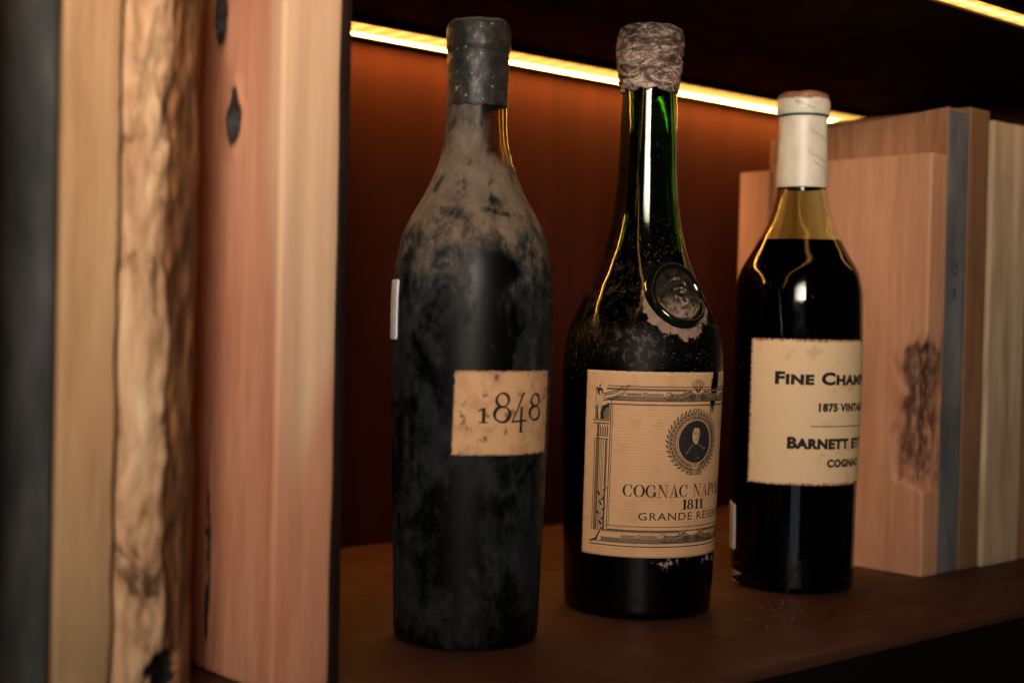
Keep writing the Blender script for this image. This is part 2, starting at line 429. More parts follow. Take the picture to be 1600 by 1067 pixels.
M_WALNUT = wood('walnut_wood', (0.18, 0.082, 0.040), (0.28, 0.135, 0.070), (0.38, 0.195, 0.105), (3, 6, 0), 60, 0.6, 0.25)
t = empty('wood_plank', (0.7896, 0.4845, 0)); tag(t, 'tall brown plank whose front edge is painted slate grey', 'plank', G_R)
slab('board', (0.0240, 0.1385, 0.2914), (0.004, 0.004, 0.004), M_WALNUT, t, (0, 0, 0), 0.0009, lambda p, n: (Vector((0, 0, -0.0098 * p.y / 0.1385 * p.z / 0.292)), 0))
M_SLATE = grey_wood('slate_paint', (0.055, 0.058, 0.063), (0.100, 0.102, 0.106), (0.17, 0.165, 0.16), (9, 1, 0))
pe = slab('painted_edge', (0.0234, 0.0006, 0.2896), (0.004, 0.0003, 0.004), M_SLATE, t, (0.0003, -0.0004, 0.0003), 0.00015, None, 0)
M_EBROWN = wood('brown_oak', (0.15, 0.073, 0.035), (0.21, 0.105, 0.052), (0.28, 0.145, 0.075), (6, 6, 1), 45, 0.6, 0.3)


def cross_extra(m, col):        # fine saw lines across the edge
    z = m.sep(m.obj())[2]
    s = m.noise(m.obj((0.15, 0.15, 1), (0, 0, 2)), 420, 3, 0.6)
    return m.mix(m.rng(s, 0.45, 0.7, 0, 0.5), col, (0.10, 0.05, 0.025))


M_EBROWN = wood('brown_oak', (0.15, 0.073, 0.035), (0.21, 0.105, 0.052), (0.28, 0.145, 0.075), (6, 6, 1), 45, 0.6, 0.3, extra=cross_extra)
o = slab('wood_plank', (0.0236, 0.14, 0.2940), (0.004, 0.005, 0.004), M_EBROWN, None, (0.8141, 0.4838, 0), 0.0009)
tag(o, 'brown plank edge with saw lines between the slate grey edge and the pale thick plank', 'plank', G_R)
M_PALE = wood('pale_wood', (0.25, 0.18, 0.105), (0.42, 0.31, 0.20), (0.56, 0.44, 0.31), (2, 3, 5), 50, 0.6, 0.35)
o = slab('wood_plank', (0.0452, 0.14, 0.2882), (0.004, 0.005, 0.004), M_PALE, None, (0.8386, 0.4815, 0), 0.0012)
tag(o, 'thick pale greenish beige plank near the right border of the photo', 'plank', G_R)
o = slab('wood_plank', (0.024, 0.14, 0.286), (0.004, 0.006, 0.006), M_WALNUT, None, (0.8846, 0.4835, 0), 0.0012)
tag(o, 'dark brown plank sliver at the right border beyond the pale plank', 'plank', G_R)

# ------------------------------------------------------------------ flat print: strokes, letters
class Ink:
    def __init__(s): s.v = []; s.f = []

    def poly(s, pts):
        i = len(s.v); s.v += [tuple(p) for p in pts]; s.f.append(list(range(i, i + len(pts))))

    def strip(s, pts, w, closed=False):
        n = len(pts); W_ = w if isinstance(w, (list, tuple)) else [w] * n; L, R = [], []
        for i in range(n):
            a = pts[(i - 1) % n] if (closed or i) else pts[i]; b = pts[(i + 1) % n] if (closed or i < n - 1) else pts[i]
            dx, dy = b[0] - a[0], b[1] - a[1]; l = math.hypot(dx, dy) or 1
            nx, ny = -dy / l * W_[i] / 2, dx / l * W_[i] / 2
            L.append((pts[i][0] + nx, pts[i][1] + ny)); R.append((pts[i][0] - nx, pts[i][1] - ny))
        for i in range(n if closed else n - 1):
            j = (i + 1) % n; s.poly((R[i], R[j], L[j], L[i]))

    def line(s, x0, y0, x1, y1, w): s.strip([(x0, y0), (x1, y1)], w)

    def rect(s, x0, y0, x1, y1): s.poly([(x0, y0), (x1, y0), (x1, y1), (x0, y1)])

    def arc(s, cx, cy, rx, ry, a0, a1, w, n=24, stress=None, tilt=0.0):
        full = abs(abs(a1 - a0) - 360) < 1e-6; P, Wd = [], []
        for i in range(n if full else n + 1):
            a = math.radians(a0 + (a1 - a0) * i / n)
            P.append((cx + rx * math.cos(a), cy + ry * math.sin(a)))
            Wd.append(w if stress is None else w + (stress - w) * abs(math.cos(a - tilt)) ** 1.6)
        s.strip(P, Wd, full)

    def disc(s, cx, cy, rx, ry, n=28):
        for k in range(n):
            a, b = 2 * PI * k / n, 2 * PI * (k + 1) / n
            s.poly([(cx, cy), (cx + rx * math.cos(a), cy + ry * math.sin(a)), (cx + rx * math.cos(b), cy + ry * math.sin(b))])

    def leaf(s, x, y, ang, ln, wd):
        c, q = math.cos(ang), math.sin(ang); P = []
        for t, w in ((0, 0), (0.3, 1), (0.6, 0.85), (1, 0)): P.append((t, w * wd / 2))
        pts = [(x + c * t * ln - q * w, y + q * t * ln + c * w) for t, w in P] + [(x + c * t * ln + q * w, y + q * t * ln - c * w) for t, w in P[2:0:-1]]
        s.poly(pts[::-1])

    def add(s, other, sx, sy, ox, oy):
        i = len(s.v); s.v += [(x * sx + ox, y * sy + oy) for x, y in other.v]; s.f += [[k + i for k in f] for f in other.f]

    def bounds(s): xs = [p[0] for p in s.v]; return min(xs), max(xs)

    def build(s, name, mat, parent, mapf, off, cut=0.9, kind=None):
        bm = bmesh.new()
        vs = [bm.verts.new((x, y, 0)) for x, y in s.v]
        for f in s.f:
            try: bm.faces.new([vs[k] for k in f])
            except ValueError: pass
        if s.v:
            x0, x1 = s.bounds(); k = math.ceil(x0 / cut)
            while k * cut < x1:
                g = bm.verts[:] + bm.edges[:] + bm.faces[:]
                bmesh.ops.bisect_plane(bm, geom=g, dist=1e-6, plane_co=(k * cut, 0, 0), plane_no=(1, 0, 0)); k += 1
        for f in bm.faces:
            f.normal_update()
            if f.normal.z < 0: f.normal_flip()
        for v in bm.verts: v.co = mapf(v.co.x, v.co.y, off)
        o = from_bm(name, bm, mat, parent, False)
        if kind: o['kind'] = kind
        return o


def serif_h(g, x, y, w, t): g.rect(x - w / 2, y - t / 2, x + w / 2, y + t / 2)


def didone(ch, T=0.17, h=0.04):
    """high-contrast roman capitals and figures, cap height 1; returns (Ink, advance)"""
    g = Ink(); S = T * 1.9
    if ch in 'COG':
        if ch == 'O': g.arc(0.40, 0.5, 0.33, 0.47, 0, 360, h, 40, T); return g, 0.86
        g.arc(0.40, 0.5, 0.33, 0.47, 48, 312, h, 36, T)
        g.strip([(0.62, 0.83), (0.66, 0.72), (0.665, 0.60)], [h, h * 2.2, h]); g.line(0.665, 0.97, 0.665, 0.6, h)
        if ch == 'C': g.strip([(0.615, 0.15), (0.66, 0.27), (0.67, 0.34)], [h, h, h]); return g, 0.80
        g.rect(0.58, 0.06, 0.58 + T, 0.40); serif_h(g, 0.58 + T / 2, 0.40, S, h); return g, 0.86
    if ch == 'N':
        g.line(0.14, 0.02, 0.14, 0.98, h); g.poly([(0.06, 0.98), (0.06 + T * 1.05, 0.98), (0.72, 0), (0.72 - T * 0.5, 0)]); g.line(0.70, 0.0, 0.70, 0.98, h)
        serif_h(g, 0.14, 0.02, 0.26, h); serif_h(g, 0.70, 0.98, 0.26, h); serif_h(g, 0.12, 0.98, 0.2, h); return g, 0.90
    if ch == 'A':
        g.line(0.12, 0.02, 0.39, 0.98, h); g.poly([(0.36, 1.0), (0.40, 1.0), (0.70, 0.0), (0.70 - T * 1.05, 0.0)][::-1]); g.line(0.2, 0.33, 0.56, 0.33, h)
        serif_h(g, 0.12, 0.02, 0.24, h); serif_h(g, 0.63, 0.02, 0.30, h); return g, 0.80
    if ch in 'PLE':
        g.rect(0.12, 0, 0.12 + T, 1); serif_h(g, 0.12 + T / 2, 0.02, S, h); serif_h(g, 0.12 + T / 2, 0.98, S, h)
        if ch == 'P':
            P = [(0.2, 0.97), (0.42, 0.96), (0.56, 0.88), (0.60, 0.73), (0.56, 0.58), (0.42, 0.50), (0.2, 0.49)]
            g.strip(P, [h, h, T * .7, T, T * .7, h, h]); return g, 0.72
        g.line(0.12, 0.02, 0.62, 0.02, h); g.poly([(0.62, 0.0), (0.64, 0.32), (0.61, 0.32), (0.55, 0.04)])
        if ch == 'L': return g, 0.70
        g.line(0.12, 0.98, 0.60, 0.98, h); g.poly([(0.60, 1.0), (0.62, 0.72), (0.59, 0.72), (0.53, 0.96)]); g.line(0.2, 0.51, 0.46, 0.51, h); g.line(0.46, 0.38, 0.46, 0.64, h); return g, 0.74
    if ch == '8':
        g.arc(0.34, 0.735, 0.185, 0.235, 0, 360, h * 1.2, 28, T * 0.85); g.arc(0.34, 0.255, 0.235, 0.235, 0, 360, h * 1.2, 30, T); return g, 0.70
    if ch == '1':
        g.rect(0.24, 0, 0.24 + T * 1.1, 1); serif_h(g, 0.24 + T * .55, 0.02, 0.42, h * 1.2); g.poly([(0.24, 1.0), (0.24, 0.93), (0.06, 0.80), (0.06, 0.86)]); return g, 0.56
    return g, 0.45


def set_text(s, text, width, height, cx, y, font):
    x = 0; parts = []
    for ch in text:
        acc = ch == '\u00c9'
        g, adv = font('E' if acc else ch)
        if acc: g.poly([(0.33, 1.08), (0.42, 1.08), (0.56, 1.28), (0.44, 1.28)])
        parts.append((g, x)); x += adv
    k = width / x
    for g, gx in parts: s.add(g, k, height, cx - width / 2 + gx * k, y)


def sans(s, text, width, height, cx, y, bold=0.0, small=None, space=1.0):
    cu = bpy.data.curves.new('lettering', 'FONT'); cu.body = text; cu.offset = bold; cu.resolution_u = 3; cu.space_character = space
    if small:
        cu.small_caps_scale = small
        for i, ch in enumerate(text):
            if ch.islower(): cu.body_format[i].use_small_caps = True
    o = bpy.data.objects.new('lettering', cu); C.objects.link(o)
    dg = bpy.context.evaluated_depsgraph_get(); me = bpy.data.meshes.new_from_object(o.evaluated_get(dg))
    xs = [v.co.x for v in me.vertices]; ys = [v.co.y for v in me.vertices]
    x0, x1 = min(xs), max(xs); y0, y1 = 0, max(ys)
    if '\u00c9' in text: y1 = 0.73
    g = Ink(); g.v = [(v.co.x, v.co.y) for v in me.vertices]; g.f = [list(p.vertices) for p in me.polygons]
    kx, ky = width / (x1 - x0), height / (y1 - y0)
    s.add(g, kx, ky, cx - width / 2 - x0 * kx, y)
    bpy.data.objects.remove(o); bpy.data.curves.remove(cu); bpy.data.meshes.remove(me)


# ------------------------------------------------------------------ bottles
def interp(prof, z):
    if z <= prof[0][0]: return prof[0][1]
    for (a, ra), (b, rb) in zip(prof, prof[1:]):
        if z <= b: return ra + (rb - ra) * (z - a) / (b - a)
    return prof[-1][1]


def smooth_prof(pts, n=110):
    """Catmull-Rom through (z, r)"""
    out = []; P = [pts[0]] + pts + [pts[-1]]
    for i in range(1, len(P) - 2):
        p0, p1, p2, p3 = P[i - 1:i + 3]
        for k in range(6):
            t = k / 6
            z = p1[0] + (p2[0] - p1[0]) * t
            m1 = (p2[1] - p0[1]) / max(1e-6, p2[0] - p0[0]); m2 = (p3[1] - p1[1]) / max(1e-6, p3[0] - p1[0]); dz = p2[0] - p1[0]
            r = (2 * t ** 3 - 3 * t * t + 1) * p1[1] + (t ** 3 - 2 * t * t + t) * m1 * dz + (-2 * t ** 3 + 3 * t * t) * p2[1] + (t ** 3 - t * t) * m2 * dz
            out.append((z, r))
    out.append(pts[-1]); return out


def lathe(curve, seg=120, fn=None, n_outer=None):
    """curve: list of (r, z) from axis to axis (r = 0 closes)"""
    bm = bmesh.new(); rings = []
    for (r, z) in curve:
        if r < 1e-7: rings.append([bm.verts.new((0, 0, z))]); continue
        rg = []
        for k in range(seg):
            a = 2 * PI * k / seg; p = Vector((r * math.cos(a), r * math.sin(a), z))
            if fn: p = fn(p, r, a, z)
            rg.append(bm.verts.new(p))
        rings.append(rg)
    for ri, (A, B) in enumerate(zip(rings, rings[1:])):
        for k in range(seg):
            j = (k + 1) % seg
            if len(A) == 1 and len(B) == 1: continue
            if len(A) == 1: f = bm.faces.new((A[0], B[j], B[k]))
            elif len(B) == 1: f = bm.faces.new((A[k], A[j], B[0]))
            else: f = bm.faces.new((A[k], A[j], B[j], B[k]))
            if n_outer and ri >= n_outer - 1: f.material_index = 1
    bmesh.ops.recalc_face_normals(bm, faces=bm.faces)
    return bm


def glass_curves(prof, ztop, zfill, wall=0.0032, rb=0.003):
    """outer skin + inner skin as one closed shell, and the liquid that fills it up to zfill"""
    r0 = prof[0][1]
    outer = [(0, 0.012), (r0 * 0.35, 0.010), (r0 * 0.62, 0.004), (r0 - rb * 1.9, 0.0003), (r0 - rb, 0.0)]
    outer += [(r0 - rb + rb * math.sin(t), rb - rb * math.cos(t)) for t in (0.4, 0.8, 1.2)]
    outer += [(r, z) for z, r in prof if rb * 1.02 < z < ztop] + [(interp(prof, ztop), ztop)]
    inner = [(max(0.004, interp(prof, ztop) - wall), ztop)]
    zs = [z for z, r in prof if 0.012 < z < ztop - 0.001][::-1]
    inner += [(max(0.004, interp(prof, z) - wall), z) for z in zs]
    inner += [(r0 - wall - 0.004, 0.0075), (r0 * 0.55, 0.011), (0, 0.016)]
    e = 0.0003
    liq = [(0, 0.0158), (r0 * 0.55, 0.0108), (r0 - wall - 0.004 + e, 0.0073)] + [(interp(prof, z) - wall + e, z) for z, r in prof if 0.012 < z < zfill]
    liq += [(interp(prof, zfill) - wall + e, zfill), (interp(prof, zfill) - wall - 0.0012, zfill - 0.0007), (0, zfill - 0.0008)]
    return outer + inner, liq, len(outer)


class Bottle:
    def __init__(s, x, y, prof, label, ):
        s.prof = smooth_prof(prof); s.root = empty('bottle', (x, y, 0), math.atan2(-y, -x)); s.ax = (x, y)
        tag(s.root, label, 'bottle', 'old bottles on the shelf')

    def wall(s, t0, flip=False):
        """map (u mm along the surface, v mm height) to the skin; t0 = degrees right of the camera side"""
        def f(u, v, off):
            z = v * 0.001; r = interp(s.prof, z); a = math.radians(t0) + u * 0.001 / r
            return Vector(((r + off) * math.cos(a), (r + off) * math.sin(a), z))
        return f


def label_patch(name, b, t0, u0, u1, v0, v1, mat, edge_fn=None, th=0.00012, step=1.0, tilt=0.0, gap=0.00006):
    mp = b.wall(t0); nu, nv = max(4, int((u1 - u0) / step)), max(4, int((v1 - v0) / step))
    bm = bmesh.new(); le = bm.verts.layers.float.new('edge'); g = []
    for j in range(nv + 1):
        row = []
        for i in range(nu + 1):
            fu, fv = i / nu, j / nv; u = u0 + (u1 - u0) * fu; v = v0 + (v1 - v0) * fv
            d = min(u - u0, u1 - u, v - v0, v1 - v)
            if edge_fn:
                du, dv = edge_fn(u, v, fu, fv); u += du; v += dv
            v += tilt * (u - u0)
            vt = bm.verts.new(mp(u, v, th + gap)); vt[le] = d; row.append(vt)
        g.append(row)
    for j in range(nv):
        for i in range(nu): bm.faces.new((g[j][i], g[j][i + 1], g[j + 1][i + 1], g[j + 1][i]))
    brd = [g[0][i] for i in range(nu)] + [g[j][nu] for j in range(nv)] + [g[nv][i] for i in range(nu, 0, -1)] + [g[j][0] for j in range(nv, 0, -1)]
    low = []
    for v in brd:
        q = v.co.copy(); k = (math.hypot(q.x, q.y) - th - gap * 2) / math.hypot(q.x, q.y); q.x *= k; q.y *= k
        w = bm.verts.new(q); w[le] = 0; low.append(w)
    for i in range(len(brd)):
        j = (i + 1) % len(brd); bm.faces.new((brd[j], brd[i], low[i], low[j]))
    o = from_bm(name, bm, mat, b.root, True); return o


def paper(name, base, stain, laid=0.0, edge_col=None, edge_w=1.5, edge_f=0.8, blot=(0.55, 0.7), rough=0.75, loc=(0, 0, 0), dark_blot=None):
    m = Mat(name)
    v = m.obj((1, 1, 1), loc)
    n1 = m.noise(v, 90, 6, 0.6); n2 = m.noise(v, 420, 5, 0.7); n3 = m.noise(m.obj((1, 1, 1), (loc[0] + 3, 1, 2)), 150, 5, 0.65)
    col = m.mix(m.rng(n1, blot[0], blot[1], 0, 0.6), base, stain)
    col = m.mix(m.rng(n2, 0.5, 0.75, 0, 0.22), col, stain)
    h = n2
    if dark_blot: col = m.mix(m.rng(n3, dark_blot[1], dark_blot[2], 0, 0.85), col, dark_blot[0])
    if laid:
        z = m.sep(m.obj())[2]
        w = m.math('SINE', m.math('MULTIPLY', z, 2 * PI / 0.0016))
        w = m.math('ADD', w, m.math('MULTIPLY', m.math('SUBTRACT', m.noise(m.obj((0.4, 0.4, 3)), 500, 2), 0.5), 2.4))
        col = m.mix(m.rng(w, -0.6, 1.0, 0, laid), col, tuple(min(1, c * 1.45) for c in base))
        h = m.math('ADD', h, m.math('MULTIPLY', w, 0.5))
    if edge_col:
        e = m.math('ADD', m.attr('edge'), m.math('MULTIPLY', m.math('SUBTRACT', n3, 0.5), edge_w * 2.2))
        col = m.mix(m.rng(e, 0.0, edge_w, edge_f, 0.0), col, edge_col)
    return m.end(m.bsdf(base=col, rough=rough, spec=0.25, normal=m.bump(h, 0.18, 0.0003)))


mi = Mat('print_ink'); nk = mi.noise(mi.obj(), 700, 3, 0.6)
M_INK = mi.end(mi.bsdf(base=mi.ramp(nk, [(0.3, (0.007, 0.007, 0.007)), (0.75, (0.026, 0.022, 0.018))]), rough=0.7, spec=0.15))
mi = Mat('faded_ink'); nk = mi.noise(mi.obj(), 900, 3, 0.6)
M_WASH = mi.end(mi.bsdf(base=mi.ramp(nk, [(0.3, (0.10, 0.066, 0.042)), (0.7, (0.19, 0.125, 0.075))]), rough=0.65, spec=0.25))
mi = Mat('portrait_ink'); nk = mi.noise(mi.obj((1, 1, 3)), 500, 3, 0.6)
M_DARKINK = mi.end(mi.bsdf(base=mi.ramp(nk, [(0.35, (0.012, 0.012, 0.016)), (0.7, (0.032, 0.027, 0.024))]), rough=0.6, spec=0.2))
mi = Mat('bare_paper_tone')
M_TONE = mi.end(mi.bsdf(base=(0.42, 0.27, 0.15), rough=0.7, spec=0.25))
mi = Mat('dark_liquid'); M_LIQ = mi.end(mi.bsdf(base=(0.0022, 0.0014, 0.0012), rough=0.5, spec=0.0, ior=1.45))
mi = Mat('white_sticker_paper'); nk = mi.noise(mi.obj(), 200, 3)
M_STICK = mi.end(mi.bsdf(base=mi.ramp(nk, [(0.3, (0.50, 0.46, 0.48)), (0.7, (0.60, 0.56, 0.58))]), rough=0.6, spec=0.3))


def rounded(u0, u1, v0, v1, r):
    def f(u, v, fu, fv):
        du = dv = 0
        cu, cv = min(max(u, u0 + r), u1 - r), min(max(v, v0 + r), v1 - r)
        d = math.hypot(u - cu, v - cv)
        if d > r and u != cu and v != cv:
            du, dv = (cu - u) * (1 - r / d), (cv - v) * (1 - r / d)
        return du, dv
    return f


def glass_mat(name, tint, rough, dust_cols, dust_fn, film=None, bump=0.05, ior=1.5, iorf=None, dark=None):
    """tinted glass under dirt: dust_fn(m) -> 0..1"""
    m = Mat(name)
    big = m.noise(m.obj((1, 1, 0.7)), 35, 3, 0.5); fine = m.noise(m.obj(), 500, 4, 0.7)
    if film: rough = film(m)
    ior_o = iorf(m) if iorf else ior
    tint0 = tint
    if dark: tint = m.mix(m.rng(m.sep(m.obj())[2], dark - 0.016, dark + 0.006), (0.012, 0.014, 0.010), tint)
    g = m.bsdf(base=tint, rough=rough, trans=1.0, ior=ior_o, normal=m.bump(big, bump, 0.002))
    fac, nn = dust_fn(m)
    d = m.bsdf(base=m.ramp(nn, dust_cols), rough=0.8, spec=0.2, normal=m.bump(fine, 0.3, 0.0004))
    ms = m.n('MixShader', {0: fac}); m.t.links.new(g, ms.inputs[1]); m.t.links.new(d, ms.inputs[2])
    inn = Mat(name + '_inner'); M_in = inn.end(inn.bsdf(base=tint0, rough=0.03, trans=1.0, ior=ior))
    return m.end(ms.outputs[0]), M_in


def add_glass(b, sh, no, mats, seg, fn):
    o = from_bm('glass', lathe(sh, seg, fn, no), mats[0], b.root); o.data.materials.append(mats[1]); return o


# ---- bottle one: grimy, 1848
s1 = 0.6843 / 2222
P1 = [(0, 112.5), (21, 113), (126, 116), (283, 121), (393, 124), (470, 125.4), (512, 125.5), (545, 124.6), (570, 122.2), (593, 118.6), (619, 113), (649, 101), (689, 78.5), (730, 60.7), (765, 51), (800, 47.4), (826, 46.4), (890, 46), (938, 46)]
b1 = Bottle(0.4403, 0.5243, [(a * s1, r * s1) for a, r in P1], 'tallest dusty black bottle with a small torn label reading 1848')


def dust1(m):
    v = m.obj()
    z = m.sep(v)[2]; nzn = m.sep(m.n('NewGeometry').outputs['Normal'])[2]
    n1 = m.noise(m.obj((1, 1, 0.75)), 46, 7, 0.66, 0.9); n2 = m.noise(m.obj((1, 1, 0.7), (4, 1, 2)), 130, 8, 0.76, 0.3); n3 = m.noise(v, 600, 3, 0.6)
    sp = m.noise(m.obj((1, 1, 0.8), (7, 2, 2)), 100, 5, 0.6, 0.15)
    n0 = m.noise(m.obj((1, 1, 0.8), (1, 8, 2)), 19, 4, 0.6, 0.7)
    nn = m.math('ADD', m.math('MULTIPLY', n1, 0.60), m.math('MULTIPLY', n2, 0.40))
    cover = m.rng(z, 0.142, 0.236, 0, 1, False)
    up = m.math('ADD', m.math('MULTIPLY', cover, 1.25), m.math('ADD', m.math('MULTIPLY', m.math('SUBTRACT', nn, 0.5), 2.1), m.math('MULTIPLY', m.math('SUBTRACT', n0, 0.5), 1.1)))
    fa = m.rng(up, 0.22, 0.95, 0.0, 0.93)
    fa = m.math('MULTIPLY', fa, m.math('SUBTRACT', 1.0, m.math('MULTIPLY', m.rng(sp, 0.54, 0.68), 0.66)))
    fb = m.rng(m.math('ADD', nn, m.math('MULTIPLY', m.math('SUBTRACT', n0, 0.5), 0.7)), 0.41, 0.59, 0.04, 0.94)
    f = m.math('MAXIMUM', fa, fb)
    grit = m.math('MULTIPLY', m.rng(n3, 0.66, 0.74, 0, 0.8), m.rng(n1, 0.46, 0.62))
    f = m.math('MAXIMUM', f, grit)
    # rubbed clean patch on the neck where the amber glass shows
    s = m.sep(v); clean = m.math('MULTIPLY', m.rng(m.math('ADD', s[1], m.math('MULTIPLY', m.math('SUBTRACT', nn, 0.5), 0.040)), -0.002, 0.007), m.rng(m.math('ADD', z, m.math('MULTIPLY', m.math('SUBTRACT', nn, 0.5), 0.05)), 0.222, 0.236))
    f = m.math('MULTIPLY', f, m.math('SUBTRACT', 1.0, m.math('MULTIPLY', clean, 0.92)))
    necky = m.rng(z, 0.236, 0.250, 0, 0.13)
    tone = m.math('ADD', m.math('MULTIPLY', fa, 0.50), m.math('ADD', m.math('MULTIPLY', m.math('SUBTRACT', n2, 0.35), 0.62), m.math('MULTIPLY', grit, 0.28)))
    tone = m.math('SUBTRACT', tone, necky)
    return f, tone


M_G1 = glass_mat('grimy_glass', (0.50, 0.36, 0.06), 0.34, [(0.06, (0.004, 0.006, 0.007)), (0.26, (0.017, 0.019, 0.021)), (0.46, (0.068, 0.050, 0.037)), (0.85, (0.225, 0.162, 0.110))], dust1, lambda m: m.math('MULTIPLY', 0.36, m.math('SUBTRACT', 1.0, m.math('MULTIPLY', 0.85, m.math('MULTIPLY', m.rng(m.sep(m.obj())[1], 0.0, 0.006), m.rng(m.sep(m.obj())[2], 0.222, 0.234))))), 0.05, 1.24, None, 0.2215)
sh, lq, no = glass_curves(b1.prof, 0.284, 0.2215, 0.0032, 0.0032)


def wob(sd, amp):
    def f(p, r, a, z):
        k = 1 + amp * noise.noise(Vector((math.cos(a) * 1.5 + sd, math.sin(a) * 1.5, z * 14))) / max(r, 0.012)
        return Vector((p.x * k, p.y * k, p.z))
    return f


add_glass(b1, sh, no, M_G1, 140, wob(1, 0.00018))
from_bm('liquor', lathe(lq, 90), M_LIQ, b1.root)


def cap1_fn(p, r, a, z):
    d = 0.0004 * noise.noise(Vector((math.cos(a) * 3, math.sin(a) * 3, z * 130))) + 0.00025 * noise.noise(Vector((p.x * 300, p.y * 300, z * 260)))
    if z < 0.2575: p.z += 0.0013 * noise.noise(Vector((math.cos(a) * 2.4, math.sin(a) * 2.4, 4)))
    if z > 0.290: p.z += 0.0008 * noise.noise(Vector((p.x * 150, p.y * 150, 1)))
    k = 1 + d / max(r, 0.004); return Vector((p.x * k, p.y * k, p.z))


c1 = [(46.2, 824), (47.6, 824.5), (47.8, 828), (47.3, 845), (48.0, 870), (48.6, 893), (48.4, 902), (47.2, 907), (48.6, 911), (50.2, 916), (50.6, 930), (50.3, 942), (48.4, 952), (45.0, 957), (38, 958.5), (22, 957), (0, 956.5)]
mcap = Mat('lead_capsule'); v = mcap.obj()
n1 = mcap.noise(v, 110, 6, 0.65); n2 = mcap.noise(v, 420, 4, 0.6); sp = mcap.rng(mcap.noise(mcap.obj((1, 1, 1), (5, 0, 0)), 330, 3, 0.6), 0.64, 0.72)
col = mcap.ramp(n1, [(0.3, (0.006, 0.006, 0.0065)), (0.55, (0.014, 0.0135, 0.013)), (0.78, (0.048, 0.040, 0.032))])
up = mcap.rng(mcap.sep(mcap.n('NewGeometry').outputs['Normal'])[2], 0.3, 0.9, 0, 0.7)
col = mcap.mix(up, col, (0.15, 0.115, 0.085)); col = mcap.mix(mcap.math('MULTIPLY', sp, 0.8), col, (0.30, 0.24, 0.17))
M_LEAD = mcap.end(mcap.bsdf(base=col, rough=mcap.rng(n2, 0.3, 0.7, 0.38, 0.58), metal=0.0, spec=0.30, normal=mcap.bump(mcap.math('ADD', n1, mcap.math('MULTIPLY', n2, 0.5)), 0.35, 0.0012)))
cv = []
for (ra, za), (rb_, zb) in zip(c1, c1[1:]):
    for k in range(4): cv.append(((ra + (rb_ - ra) * k / 4) * s1, (za + (zb - za) * k / 4) * s1))
cv.append((0, c1[-1][1] * s1)); cv[-1] = (0, cv[-1][1])
from_bm('capsule', lathe(cv, 96, cap1_fn), M_LEAD, b1.root)

M_P1 = paper('aged_label_paper', (0.50, 0.285, 0.145), (0.30, 0.155, 0.075), 0, (0.10, 0.06, 0.035), 1.3, 0.75, (0.45, 0.66), loc=(1, 1, 1), dark_blot=((0.075, 0.048, 0.032), 0.57, 0.68))


def torn(amp, fr, sd):
    def f(u, v, fu, fv):
        e = lambda q, k: amp * (noise.noise(Vector((q * fr, k, sd))) + 0.6 * noise.noise(Vector((q * fr * 3.1, k + 5, sd))))
        wu = max(0, 1 - 4 * min(fu, 1 - fu)); wv = max(0, 1 - 4 * min(fv, 1 - fv))
        return e(v, 1 if fu < .5 else 2) * wu, e(u, 3 if fv < .5 else 4) * wv
    return f


def t1edge(u, v, fu, fv):
    a, b_ = torn(0.55, 0.35, 2)(u, v, fu, fv)
    return a + (-0.4 * (1 - fv)) * (1 - fu), b_
L1 = label_patch('paper_label', b1, 29.5, -27.4, 27.6, 90.6, 129.6, M_P1, t1edge, step=0.7)
k1 = Ink()
ud = lambda t: (t - 29.5) * 0.661


def old8(s, cx, y0, y1, w):
    hh = y1 - y0
    s.arc(cx, y0 + hh * 0.75, w * 0.37, hh * 0.225, 0, 360, 0.75, 28, 1.5, 0.5); s.arc(cx, y0 + hh * 0.27, w * 0.47, hh * 0.255, 0, 360, 0.75, 30, 1.75, -0.5)


x = ud(9.2); k1.rect(x - 0.8, 106.0, x + 0.8, 112.6); k1.rect(x - 2.2, 105.6, x + 2.2, 106.2); k1.poly([(x - 0.6, 112.7), (x - 2.7, 111.3), (x - 2.6, 110.8), (x - 0.6, 111.5)][::-1])
old8(k1, ud(22.6), 105.9, 119.7, 8.2)
xa, xb = ud(30.2), ud(43.2)
k1.strip([(xa, 106.2), (xa + 2.2, 110.2), (xa + 5.6, 118.0), (xa + 6.6, 119.6)], [0.7, 0.8, 1.1, 1.5]); k1.strip([(xa - 0.2, 106.2), (xb + 0.3, 106.6)], 0.95)
k1.strip([(xa + 5.3, 113.2), (xa + 5.2, 107), (xa + 5.2, 101.6)], [1.3, 1.6, 1.5]); k1.rect(xa + 4.0, 101.1, xa + 6.9, 101.6)
old8(k1, ud(52.0), 106.6, 119.0, 8.2)
k1.build('lettering', M_INK, L1, b1.wall(29.5), 0.00025, 0.8)
label_patch('price_sticker', b1, -83, -12.0, 12.0, 142.4, 170.7, M_STICK, rounded(-12.0, 12.0, 142.4, 170.7, 1.6), 0.0003, 0.6, gap=0.0004)

# ---- bottle two: embossed seal, engraved label
s2 = 0.7665 / 2222
P2 = [(0, 113.5), (24, 115), (81, 117), (220, 120.6), (330, 123.6), (366, 124.4), (399, 123.2), (430, 117), (459, 105.5), (483, 93.7), (517, 77.5), (556, 64), (605, 53.6), (654, 48.2), (727, 45.2), (800, 42.2), (840, 41.4), (880, 41.4)]
b2 = Bottle(0.5622, 0.5259, [(a * s2, r * s2) for a, r in P2], 'middle bottle of dark green glass with moulded shoulder seal and wide engraved label')
SEAL_T, SEAL_Z = 34.0, 0.1680
sr = interp(b2.prof, SEAL_Z); sa = math.radians(SEAL_T)
dr = (interp(b2.prof, SEAL_Z + 0.008) - interp(b2.prof, SEAL_Z - 0.008)) / 0.016
SN = Vector((math.cos(sa), math.sin(sa), -dr)).normalized(); SA = Vector((-math.sin(sa), math.cos(sa), 0)); SB = SN.cross(SA).normalized()
if SB.z < 0: SB = -SB
